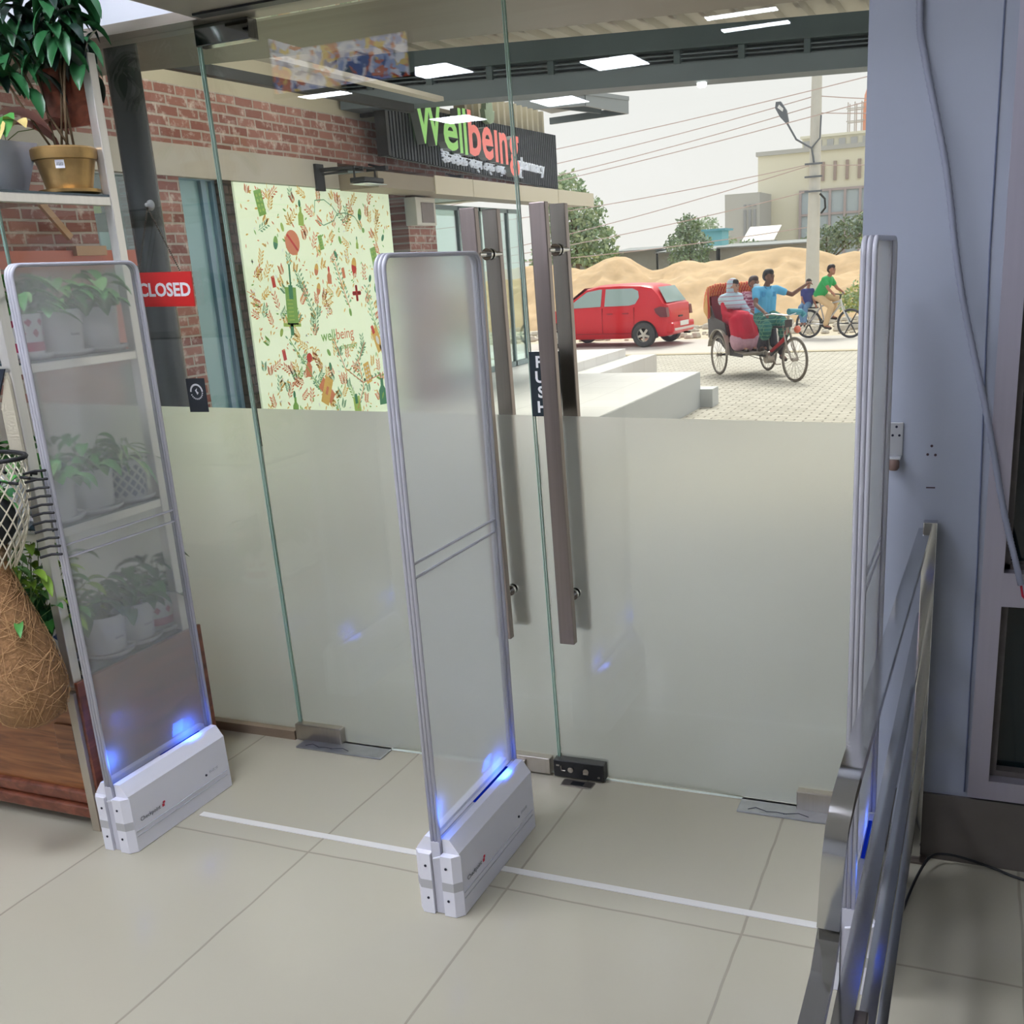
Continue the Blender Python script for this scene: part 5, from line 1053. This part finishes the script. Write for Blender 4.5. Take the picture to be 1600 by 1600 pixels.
# face opening sits in front of the shawl
# ---- man passenger
p = anchor('person', RO, RH, 'seated man in a pink checked shirt wearing a white face mask behind the driver', 'person')
PNKC = brick_mat('pink_check_shirt', (176, 86, 110), (150, 66, 96), (214, 170, 184), bw=.05, rh=.05, ms=.006, swap='XZ', rough=.9)
J = dict(pelvis=(-.02, .20, .93), chest=(.02, .18, 1.22), neck=(.04, .17, 1.40), head=(.09, .16, 1.53), face=(.95, .25, -.05), shL=(.03, .37, 1.34), elL=(.12, .42, 1.08), haL=(.38, .34, 1.02),
         shR=(.05, .0, 1.34), elR=(.16, -.04, 1.09), haR=(.40, .06, 1.04), hipL=(.05, .28, .92), knL=(.48, .30, .90), anL=(.60, .30, .46), toeL=(.74, .30, .44), hipR=(.05, .12, .92), knR=(.48, .10, .90), anR=(.62, .10, .46), toeR=(.76, .10, .44))
J['palmL'] = Vector((0, 0, -1)); J['palmR'] = Vector((0, 0, -1))
hp = person(p, J, dict(shirt=PNKC, pants=mat('black_trousers', (44, 42, 50), .85)), (158, 112, 92), (74, 54, 52), sleeve=.5)
q = MB(); limb(q, [hp(.06, -.035, -.03), hp(.075, -.035, .03)], [.042, .042]); q.sphere(hp(.07, -.05, 0), .045, 10); vox(q, 'face_mask', mat('pale_mask', (214, 226, 236), .8), p, .011)

# ================= bicycle with two riders =================
BO = (-4.03, 26.32, -.5); BH = math.atan2(-.30, 1.0)
e = anchor('bicycle', BO, BH, 'grey mountain bicycle with star shaped wheels carrying two riders', 'bicycle')
wheel(e, 0, 0, .34, .34, tyre=mat('fat_tyre', (74, 74, 78), .8), tr=.03, mag=6); wheel(e, 1.06, 0, .34, .34, tyre=mat('fat_tyre_front', (74, 74, 78), .8), tr=.03, mag=6)
FRM = mat('silver_frame', (196, 194, 196), .35, .4)
q = MB().tube([(.42, 0, .33), (.28, 0, .82)], .018, 8).tube([(.42, 0, .33), (.82, 0, .80)], .024, 8).tube([(.30, 0, .74), (.80, 0, .86)], .02, 8)
for y in (-.05, .05): q.tube([(0, y, .34), (.42, y*.5, .33)], .012, 8).tube([(0, y, .34), (.30, y*.4, .72)], .012, 8)
B(q, 'frame', FRM, e)
q = MB().tube([(.80, 0, .90), (.84, 0, .74)], .022, 8)
for y in (-.05, .05): q.tube([(.84, y, .74), (.96, y, .52), (1.06, y, .34)], .016, 8)
B(q, 'fork', mat('white_fork', (220, 220, 220), .4), e)
B(MB().tube([(.78, 0, .90), (.80, 0, 1.0)], .016, 8).tube([(.70, -.30, 1.04), (.80, -.15, 1.02), (.82, 0, 1.0), (.80, .15, 1.02), (.70, .30, 1.04)], .013, 8), 'handlebar', BLKF, e)
B(MB().tube([(.14, 0, .87), (.40, 0, .88)], [.08, .03], 10), 'saddle', BLKF, e)
B(MB().box(-.22, .22, -.07, .07, .70, .73).tube([(-.1, .05, .7), (0, .05, .34)], .006, 5).tube([(-.1, -.05, .7), (0, -.05, .34)], .006, 5), 'rear_rack', BLKF, e)
B(MB().cyl((.42, -.03, .33), (.42, .03, .33), .09, 16).tube([(.42, .05, .33), (.5, .05, .19), (.5, .14, .19)], .01, 6).tube([(.42, -.05, .33), (.34, -.05, .47), (.34, -.14, .47)], .01, 6), 'crankset', DARKM, e)
p = anchor('person', BO, BH, 'man in a green t-shirt and beige trousers riding the bicycle', 'person')
J = dict(pelvis=(.25, 0, .98), chest=(.42, 0, 1.26), neck=(.50, 0, 1.43), head=(.56, 0, 1.56), face=(.98, -.1, -.05), shL=(.46, .18, 1.36), elL=(.60, .24, 1.14), haL=(.70, .27, 1.07),
         shR=(.46, -.18, 1.36), elR=(.60, -.24, 1.14), haR=(.70, -.27, 1.07), hipL=(.30, .09, .95), knL=(.66, .11, .92), anL=(.50, .13, .50), toeL=(.64, .13, .46), hipR=(.30, -.09, .95), knR=(.62, -.11, .74), anR=(.48, -.13, .30), toeR=(.62, -.13, .25))
J['palmL'] = Vector((.3, 0, -1)).normalized(); J['palmR'] = Vector((.3, 0, -1)).normalized()
person(p, J, dict(shirt=mat('green_tshirt', (52, 168, 92), .8), pants=mat('beige_trousers', (222, 190, 148), .85)), (170, 118, 96), (44, 32, 32), sleeve=.5)
p = anchor('person', BO, BH, 'child in a navy t-shirt and blue jeans sitting on the rear rack of the bicycle', 'person')
J = dict(pelvis=(-.02, -.06, .80), chest=(-.02, -.06, 1.03), neck=(0, -.06, 1.17), head=(.02, -.07, 1.29), face=(.5, -.86, -.08), shL=(.09, -.02, 1.12), elL=(.16, -.10, .93), haL=(.22, -.10, .78),
         shR=(-.12, -.10, 1.12), elR=(-.10, -.16, .92), haR=(-.02, -.20, .80), hipL=(.03, -.10, .80), knL=(.06, -.30, .74), anL=(.04, -.30, .38), toeL=(.08, -.40, .33), hipR=(-.08, -.10, .80), knR=(-.08, -.30, .74), anR=(-.04, -.28, .38), toeR=(-.02, -.38, .33))
J['palmL'] = Vector((0, 0, -1)); J['palmL'] = Vector((.3, -.5, -.2)).normalized(); J['palmR'] = Vector((.3, -.5, -.2)).normalized()
person(p, J, dict(shirt=mat('navy_tshirt', (62, 66, 128), .8), pants=mat('blue_jeans', (104, 138, 176), .85)), (166, 116, 98), (48, 36, 36), sleeve=.5, s=.76)
# ================= plant shelf =================
SX1 = -2.335
e = empty('plant_shelf', (-2.9, 2.25, 0), 'tall steel framed plant shelf on a wooden base beside the left gate', 'shelf unit')
WOODF = wood_mat('teak_front', (112, 66, 34), (158, 100, 56), (1.2, 1.2, 14)); WOODS = wood_mat('red_brown_wood', (98, 50, 34), (134, 76, 54), (6, 1.0, 9))
PSH = mat('satin_steel_post', (232, 228, 220), .3, .75, noise=.08, nscale=4, aniso=(20, 20, 1))
x0 = -4.2
MB().box(x0, SX1-.004, 2.03, 2.51, .06, .455, .003).build('base_cabinet', WOODF, e)
MB().box(x0, SX1, 2.02, 2.035, .05, .47).build('front_panel', WOODF, e)
MB().box(x0, SX1-.02, 2.004, 2.03, .075, .115, .008).box(x0, SX1-.02, 1.994, 2.03, .035, .072, .006).build('front_moulding', WOODS, e)
MB().box(SX1, SX1+.012, 2.0, 2.52, .0, .47, .002).build('side_panel', WOODS, e)
MB().box(SX1-.13, SX1-.055, 2.012, 2.022, .20, .325, .002).build('panel_inset', WOODF, e); MB().box(SX1-.055, SX1-.036, 2.01, 2.024, .20, .325).build('dark_slot', mat('slot_dark', (40, 26, 22), .7), e)
MB().box(SX1-.03, SX1-.001, 1.990, 2.012, 0, .44, .001).build('corner_strip', mat('grey_metal_strip', (176, 166, 148), .4, .4), e)
for nm, xx, yy, z1 in (('post', SX1-.03, 2.0, 2.0), ('post', SX1-.03, 2.45, 2.16), ('post', -3.3, 2.0, 2.0), ('post', -3.3, 2.45, 2.16), ('post', -4.18, 2.0, 2.0), ('post', -4.18, 2.45, 2.16)):
    MB().box(xx, xx+.03, yy, yy+.03, .455, z1, .002).build(nm, PSH, e)
SGL = mat('dark_shelf_glass', (44, 66, 74), .08, spec=.7)
for z in (.475, .91, 1.36, 1.79):
    if z > .5:
        MB().box(SX1-.026, SX1-.002, 2.03, 2.45, z-.030, z-.006, .002).build('side_rail', PSH, e)
        MB().box(x0+.03, SX1-.03, 2.004, 2.026, z-.030, z-.006, .002).build('front_rail', PSH, e)
    MB().box(x0+.03, SX1-.004, 2.03, 2.46, z-.006, z).build('glass_shelf', SGL, e)
    MB().box(SX1-.03, SX1-.012, 2.045, 2.06, z-.01, z+.008).build('shelf_clip', STEEL, e)
MB().box(SX1-.20, SX1-.012, 2.465, 2.475, 1.98, 2.14).build('top_board', WOODS, e)
# metal corner plate and dark bracket on the near post
MB().prism([(SX1-.004, 1.31), (SX1-.004, 1.13), (SX1-.05, 1.13), (SX1-.05, 1.25), (SX1-.01, 1.34)], 'y', 1.990, 1.999).build('corner_plate', mat('beige_plate', (206, 198, 176), .4, .3), e)
MB().prism([(SX1-.004, 1.35), (SX1-.045, 1.35), (SX1-.055, 1.26)], 'y', 1.985, 1.989).build('corner_bracket', mat('bracket_navy', (30, 40, 54), .5), e)

L1 = mat('pothos_green', (70, 138, 62), .45, noise=.25, nscale=14); L2 = mat('pothos_light', (112, 158, 88), .45, noise=.2, nscale=14); L3 = mat('deep_green_leaf', (40, 92, 52), .35, noise=.25, nscale=10); L4 = mat('lime_leaf', (138, 176, 60), .45, noise=.2, nscale=12); L5 = mat('variegated_leaf', (196, 176, 110), .5, noise=.35, nscale=18); STM = mat('stem_green', (96, 120, 66), .6); SOIL = mat('potting_soil', (52, 40, 34), .95, bump=.6)
def leaf(mb, p, d, up, L_, W, droop=.6, fold=.25, n=5):
    d = Vector(d).normalized(); up = Vector(up); sd_ = d.cross(up)
    if sd_.length < .05: sd_ = Vector((1, 0, 0))
    sd_.normalize(); vs = []; P = Vector(p); cur = d.copy()
    for i in range(n+1):
        t = i/n; w_ = W*(math.sin(PI*min(1, t*.96+.04))**.8)*(1-.25*t) if 0 < i < n else W*.05
        nm_ = sd_.cross(cur).normalized(); vs += [P-sd_*w_/2+nm_*w_*fold, P.copy(), P+sd_*w_/2+nm_*w_*fold]
        P = P+cur*(L_/n); cur = (cur+Vector((0, 0, -droop/n))).normalized()
    o_ = len(mb.v); fs = []
    for i in range(n):
        a = i*3; fs += [(a, a+1, a+4, a+3), (a+1, a+2, a+5, a+4)]
    mb.add(vs, fs)
def bush(c, R_, n, L_, W, mats, e, seed=0, up=.5, droop=1.2, stem=True, hmax=.12, name='foliage', org=None, petiole=1.0):
    rr = random.Random(seed); q = MB(); st = MB(); c = Vector(c)
    for i in range(n):
        a = rr.uniform(0, 2*PI); el = rr.uniform(up-.5, up+.6); k = rr.random()**.6
        d = Vector((math.cos(a)*math.cos(el), math.sin(a)*math.cos(el), math.sin(el)))
        base = c+Vector((rr.uniform(-.3, .3)*R_, rr.uniform(-.3, .3)*R_, 0)); tip = base+Vector((d.x*R_*k, d.y*R_*k, hmax*(.25+.75*rr.random())*max(.2, math.sin(el)+.35)))*petiole
        if stem: st.tube([base, base.lerp(tip, .5)+Vector((0, 0, .012)), tip], .0013, 4)
        q.slot(rr.randrange(len(mats))); dd = Vector((math.cos(a+rr.uniform(-.6, .6)), math.sin(a+rr.uniform(-.6, .6)), rr.uniform(-.2, .5)))
        leaf(q, tip, dd, (0, 0, 1), L_*rr.uniform(.7, 1.15), W*rr.uniform(.75, 1.15), droop)
    f_ = q.build(name, parent=e, mats=mats, smooth=True, fix=False)
    if stem and st.v: st.build('stems', STM, e)
    return f_
WPOT = mat('glazed_white_pot', (222, 222, 222), .25, noise=.02)
def diamonds(mb, c, R0, R1, H, rows, cols, zc0, zc1, sz, off=.0006):
    for j in range(rows):
        for i in range(cols):
            a = 2*PI*(i+(j % 2)*.5)/cols; z = zc0+(zc1-zc0)*(j+.5)/rows; r_ = R0+(R1-R0)*z/H+off
            P = []
            for da, dz in ((0, -sz), (sz/r_*.8, 0), (0, sz), (-sz/r_*.8, 0)): P.append((c[0]+r_*math.cos(a+da), c[1]+r_*math.sin(a+da), c[2]+z+dz))
            m_ = ((P[0][0]+P[2][0])/2, (P[0][1]+P[2][1])/2); mb.quad(*P)
def ring(mb, c, r_, z0, z1, n=28): mb.lathe([(r_, z0), (r_, z1)], c, n, cap=False)
def potted(x, y, z, lb, style='white', seed=0, plant='pothos', R=.066, H=.125, group='potted plants on the steel shelf'):
    e = empty('potted_plant', (x, y, z), lb, 'potted plant', group); c = (x, y, z+.001)
    MB().lathe([(R*1.05, 0), (R*1.22, .008), (R*1.25, .016), (R*1.2, .014), (R*1.02, .006)], c, 30).build('saucer', WPOT, e, smooth=40)
    ps = MB().lathe([(R*.80, .01), (R*.86, .014), (R*.99, H*.95), (R*1.0, H), (R*.93, H), (R*.91, H*.8), (.001, H*.8)], c, 30, cap=False).build('pot', WPOT, e, smooth=40)
    MB().lathe([(R*.90, H*.82), (.001, H*.84)], c, 20, cap=False).build('soil', SOIL, e)
    if style in ('red', 'blue', 'navy'):
        m_ = {'red': mat('maroon_glaze', (168, 44, 84), .3), 'blue': mat('grey_blue_glaze', (96, 112, 134), .3), 'navy': mat('navy_glaze', (30, 60, 120), .3)}[style]
        q = MB()
        if style == 'blue': diamonds(q, c, R*.86, R*.99, H, 6, 13, .018, H*.9, .0115)
        else: diamonds(q, c, R*.86, R*.99, H, 2, 9, .055, H*.95, .013)
        q.build('glaze_pattern', m_, ps)
        if style != 'blue': q = MB(); ring(q, c, R*.86+R*.13*.3+.0008, .022, .046); q.build('glaze_band', m_, ps)
    elif style == 'mark':
        tx = text_mesh('home', .014, .0003); tx.xf(basis((x+R*.93, y-.02, z+.055), (0, 1, 0), (0, 0, 1))).build('lettering', mat('grey_print', (120, 122, 126), .5), ps)
    top = (x, y, z+H*.85)
    if plant == 'pothos': bush(top, R*1.15, 30, .075, .052, [L1, L1, L2], e, seed, .5, 1.6, hmax=.10)
    elif plant == 'lily': bush(top, R*1.2, 26, .10, .036, [L1, L2, L1], e, seed, .7, 1.3, hmax=.10)
    elif plant == 'spider': bush(top, R*.6, 30, .13, .015, [L2, L1, mat('stripe_leaf', (150, 176, 120), .5)], e, seed, .8, 1.5, hmax=.05)
    elif plant == 'dark': bush(top, R*1.2, 34, .09, .042, [L3, L1, L3], e, seed, .6, 1.5, hmax=.11)
    return e
X_ = -2.415
potted(X_, 2.125, 1.36, 'plant in a white pot with red diamonds and red band, nearest on the upper shelf', 'red', 1, 'lily', .058, .12)
potted(X_, 2.255, 1.36, 'bushy plant in a plain white pot in the middle of the upper shelf', 'mark', 2, 'pothos', .066)
potted(X_, 2.393, 1.36, 'bushy plant in a plain white pot at the far end of the upper shelf', 'white', 3, 'pothos', .064)
potted(X_, 2.125, .91, 'leafy plant in a white pot half hidden by the gate edge on the middle shelf', 'white', 4, 'pothos', .062)
potted(X_, 2.262, .91, 'dense leafy plant in a large white pot in the middle of the middle shelf', 'white', 5, 'pothos', .068)
potted(X_, 2.405, .91, 'thin leaved plant in a grey blue diamond patterned pot on the middle shelf', 'blue', 6, 'spider', .064)
potted(X_-.08, 2.085, .475, 'plant in a white pot with navy blue pattern on the lowest shelf by the post', 'navy', 7, 'dark', .058)
potted(X_, 2.215, .475, 'dark leafy plant in a white pot, nearest one behind the gate on the lowest shelf', 'mark', 8, 'dark', .064)
potted(X_, 2.338, .475, 'dark leafy plant in a white pot in the middle of the lowest shelf', 'mark', 9, 'dark', .062)
potted(X_-.01, 2.44, .475, 'plant in a white pot with maroon diamonds at the far end of the lowest shelf', 'red', 10, 'dark', .058)
for k, (xx, yy, z, t) in enumerate([(-2.62, 2.15, 1.36, 'second row of the upper shelf, near side'), (-2.64, 2.33, 1.36, 'second row of the upper shelf, far side'), (-2.62, 2.2, .91, 'second row of the middle shelf')]):
    potted(xx, yy, z, 'leafy plant in a white pot in the '+t, 'white', 20+k, ['lily', 'pothos', 'lily'][k], .062)
# gold pot with tall plant on the top shelf
e = empty('potted_tree', (-2.45, 2.40, 1.79), 'tall dark leaved plant in a weathered gold pot on the top shelf', 'potted plant')
GOLD = mat('aged_gold', (186, 152, 98), .38, .75, noise=.75, nscale=14, bump=.2, aniso=(1, 1, .6))
c = (-2.43, 2.40, 1.793)
GS = Matrix.Translation(c) @ Matrix.Diagonal((.84, .84, .84, 1)) @ Matrix.Translation((-c[0], -c[1], -c[2]))
MB().lathe([(.082, 0), (.098, .006), (.10, .016), (.09, .014), (.07, .010)], c, 32).xf(GS).build('saucer', GOLD, e, smooth=40)
pt = MB().lathe([(.068, .012), (.072, .014), (.094, .108), (.103, .110), (.106, .122), (.106, .142), (.100, .148), (.088, .146), (.084, .12), (.001, .12)], c, 36, cap=False).xf(GS).build('pot', GOLD, e, smooth=40)
lab = MB(); a0 = -.25
lab.quad(*[(c[0]+.0955*math.cos(a), c[1]+.0955*math.sin(a), c[2]+z) for a, z in ((-1.12, .078), (-.82, .078), (-.82, .104), (-1.12, .104))]); lab.xf(GS).build('price_label', mat('label_white', (232, 232, 236), .5), pt)
bc = MB()
for i in range(9):
    a = -1.08+.026*i; bc.quad(*[(c[0]+.0960*math.cos(q_), c[1]+.0960*math.sin(q_), c[2]+z) for q_, z in ((a, .086), (a+.012, .086), (a+.012, .096), (a, .096))])
bc.xf(GS).build('label_print', BLACK, pt)
MB().lathe([(.084, .125), (.001, .13)], c, 20, cap=False).xf(GS).build('soil', SOIL, e)
q = MB(); rr = random.Random(4); tips = []
for i in range(7):
    a = rr.uniform(0, 2*PI); b = Vector((c[0]+.03*math.cos(a), c[1]+.03*math.sin(a), c[2]+.12)); t = b+Vector((rr.uniform(-.14, .05), rr.uniform(-.12, .10), rr.uniform(.24, .36)))
    q.tube([b, b.lerp(t, .5)+Vector((rr.uniform(-.01, .01), 0, 0)), t], .0035, 6); tips.append(t)
q.build('stems', mat('brown_stem', (112, 92, 66), .6), e, smooth=True)
q = MB()
for t in tips:
    for k in range(24):
        a = rr.uniform(0, 2*PI); p = t+Vector((rr.uniform(-.07, .07), rr.uniform(-.06, .06), rr.uniform(-.09, .12))); q.slot(rr.randrange(3))
        leaf(q, p, (math.cos(a), math.sin(a), rr.uniform(-.9, .1)), (0, 0, 1), rr.uniform(.09, .14), rr.uniform(.032, .05), 1.5)
q.build('foliage', parent=e, mats=[L3, mat('blackish_leaf', (22, 46, 36), .35), L3], smooth=True, fix=False)
# white square pot with variegated plant
e = empty('potted_plant', (-2.62, 2.28, 1.79), 'pink and yellow variegated plant in a tapered white square pot on the top shelf', 'potted plant')
q = MB(); cx, cy, z0 = -2.56, 2.27, 1.792
q.add([(cx+sx*.05, cy+sy_*.05, z0) for sx, sy_ in ((-1, -1), (1, -1), (1, 1), (-1, 1))]+[(cx+sx*.085, cy+sy_*.085, z0+.14) for sx, sy_ in ((-1, -1), (1, -1), (1, 1), (-1, 1))], [(3, 2, 1, 0), (0, 1, 5, 4), (1, 2, 6, 5), (2, 3, 7, 6), (3, 0, 4, 7), (4, 5, 6, 7)]); q.build('pot', mat('satin_white_pot', (236, 238, 248), .3), e)
bush((cx+.03, cy, z0+.14), .10, 16, .17, .075, [L5, mat('pink_leaf', (186, 130, 116), .5, noise=.3, nscale=20), L1], e, 31, .5, 1.3, hmax=.14)
# string net bag in front of the shelf
e = empty('net_basket', (-2.46, 1.96, .86), 'black and white knotted net basket hanging at the front of the shelf', 'basket')
NW = mat('cream_cord', (222, 214, 192), .7); NB = mat('black_cord', (22, 22, 26), .6)
cx, cy, z1, Rn = -2.415, 1.885, 1.135, .175
def netp(a, t):     # t 0 at rim .. 1 at the bottom
    r_ = Rn*math.cos(t*1.30)**.6; return Vector((cx+r_*math.cos(a), cy+.55*r_*math.sin(a), z1-.29*t))
q = MB(); N = 22
for k in range(N):
    for s in (1, -1):
        pts = [netp(2*PI*(k+s*j*.5)/N*1.0, j/11) for j in range(12)]
        q.tube(pts, .0022, 4)
q.build('netting', NW, e, smooth=True)
q = MB().tube([netp(2*PI*k/32, 0) for k in range(32)], .006, 6, closed=True)
for k in range(20):
    a = -PI/2+PI*k/20 if True else 0; p = netp(2*PI*k/20, .16+.03*(k % 2)); q.tube([p, p+Vector((.022*math.cos(2*PI*k/20), .01, -.004))], .004, 6)
q.build('rim', NB, e, smooth=True)
q = MB()
for j in range(11):
    p = Vector((-2.2, 1.918, 1.10-.022*j)); q.tube([p+Vector((-.035, -.03, -.004)), p+Vector((-.018, -.006, 0)), p+Vector((.016, -.004, .002))], .0035, 6)
q.build('cord_wrap', NB, e, smooth=True)
q = MB().sphere((cx-.02, cy, .98), .11, 20, (1.2, .6, .9)); q.build('dark_liner', mat('dark_liner', (30, 34, 34), .8, noise=.5, nscale=40), e, smooth=True)
bush((cx-.01, cy-.02, 1.0), .10, 46, .06, .03, [L3, L1, L2], e, 33, .3, 1.0, hmax=.10)
# wicker pot peeking below
e = empty('wicker_basket', (-2.56, 1.93, .84), 'straw coloured wicker basket behind the net basket', 'basket')
q = MB()
for j in range(9): q.lathe([(.055+.004*j, .01*j), (.060+.004*j, .005+.01*j), (.055+.004*j, .01+.01*j)], (-2.60, 1.80, .90), 24, cap=False)
q.build('woven_wall', mat('straw', (190, 146, 84), .7, noise=.4, nscale=50), e, smooth=40)
# coconut-fibre cone hanging in front
FIB = mat('coir_fibre', (150, 112, 74), .9, noise=.45, nscale=60, bump=.8, bscale=120)
e = empty('coir_planter', (-2.34, 1.90, .88), 'brown teardrop coconut fibre planter hanging in front of the wooden base', 'hanging planter')
c = (-2.372, 1.885, .40)
prof = [(.012, .02), (.05, .0), (.082, .02), (.096, .07), (.098, .12), (.088, .19), (.066, .27), (.048, .33), (.030, .385), (.018, .43), (.013, .46)]
MB().lathe(prof, c, 36, cap=True).build('fibre_body', FIB, e, smooth=60)
q = MB(); rr = random.Random(8)
def fr(z):
    for (a, za), (b, zb2) in zip(prof[1:], prof[2:]):
        if za <= z <= zb2: return a+(b-a)*(z-za)/(zb2-za)
    return .02
for i in range(340):
    a, z, s_ = rr.uniform(0, 2*PI), rr.uniform(.02, .42), rr.uniform(-1, 1); ln = rr.uniform(.04, .10); pts = []
    for k in range(5):
        t = k/4-.5; zz = max(.005, min(.44, z+t*ln*math.cos(s_*1.4))); aa = a+t*ln*math.sin(s_*1.4)/max(.03, fr(zz)); r_ = fr(zz)+.0025+rr.uniform(0, .003); pts.append((c[0]+r_*math.cos(aa), c[1]+r_*math.sin(aa), c[2]+zz))
    q.tube(pts, .0007, 3)
q.build('loose_fibres', mat('fibre_light', (190, 152, 106), .9), e)
MB().tube([(c[0], c[1], c[2]+.44), (c[0]+.004, c[1]+.01, c[2]+.50), (c[0]+.01, c[1]+.03, c[2]+.56)], .010, 8).build('hanging_cord', mat('jute_cord', (120, 98, 72), .9, bump=.6, bscale=150), e, smooth=True)
def lab_(dx, z, r_): pass
MB().box(c[0]-.018, c[0]+.006, c[1]-.0805, c[1]-.077, c[2]+.255, c[2]+.285, .001).build('paper_tag', mat('tag_white', (232, 232, 228), .6), e)
# lush plants between net basket and base
e = empty('leafy_plant', (-2.6, 2.0, .5), 'bright green leafy plant spilling out behind the coconut fibre planter', 'potted plant')
MB().lathe([(.08, 0), (.10, .12), (.09, .12), (.001, .10)], (-2.56, 1.99+.12, .476), 24, cap=False).build('pot', mat('dark_pot', (44, 44, 48), .5), e, smooth=40)
bush((-2.52, 2.02, .60), .20, 150, .085, .030, [L4, L1, L4, L2], e, 40, .5, 1.1, hmax=.26)
e = empty('trailing_plant', (-2.56, 1.9, .6), 'trailing vine with small round lime leaves hanging over the wooden front', 'potted plant')
MB().lathe([(.05, 0), (.07, .09), (.062, .09), (.001, .08)], (-2.555, 1.88, .50), 24, cap=False).build('pot', mat('brown_pot', (120, 78, 52), .6), e, smooth=40)
q = MB(); st = MB(); rr = random.Random(12)
for i in range(15):
    p = Vector((-2.555+rr.uniform(-.05, .05), 1.86, .60)); pts = [p.copy()]; d = Vector((rr.uniform(-.4, .6), rr.uniform(-.6, -.1), .5)); n_ = rr.randrange(8, 22)
    for k in range(n_):
        d = (d+Vector((rr.uniform(-.25, .25), rr.uniform(-.06, .06), -.42))).normalized(); p = p+d*.017
        if p.y < 1.78: p.y = 1.78
        pts.append(p.copy())
        q.slot(rr.randrange(2)); leaf(q, p, (rr.uniform(-1, 1), rr.uniform(-1, .3), rr.uniform(-.2, .5)), (0, 0, 1), .026, .024, .8, .15, 3)
    st.tube(pts, .0012, 4)
q.build('foliage', parent=e, mats=[L4, L2], smooth=True, fix=False); st.build('vines', STM, e)
# pale box front and card at the far left of the shelf
e = empty('storage_box', (-2.5, 2.1, 1.362), 'beige framed box with a white card standing on the upper shelf by the post', 'box')
MB().box(-2.47, -2.42, 1.97, 2.0, 1.17, 1.33).build('frame_side', mat('beige_box', (206, 204, 184), .5), e); MB().box(-2.47, -2.425, 1.965, 1.969, 1.18, 1.26).build('card', mat('card_white', (226, 228, 240), .5), e)
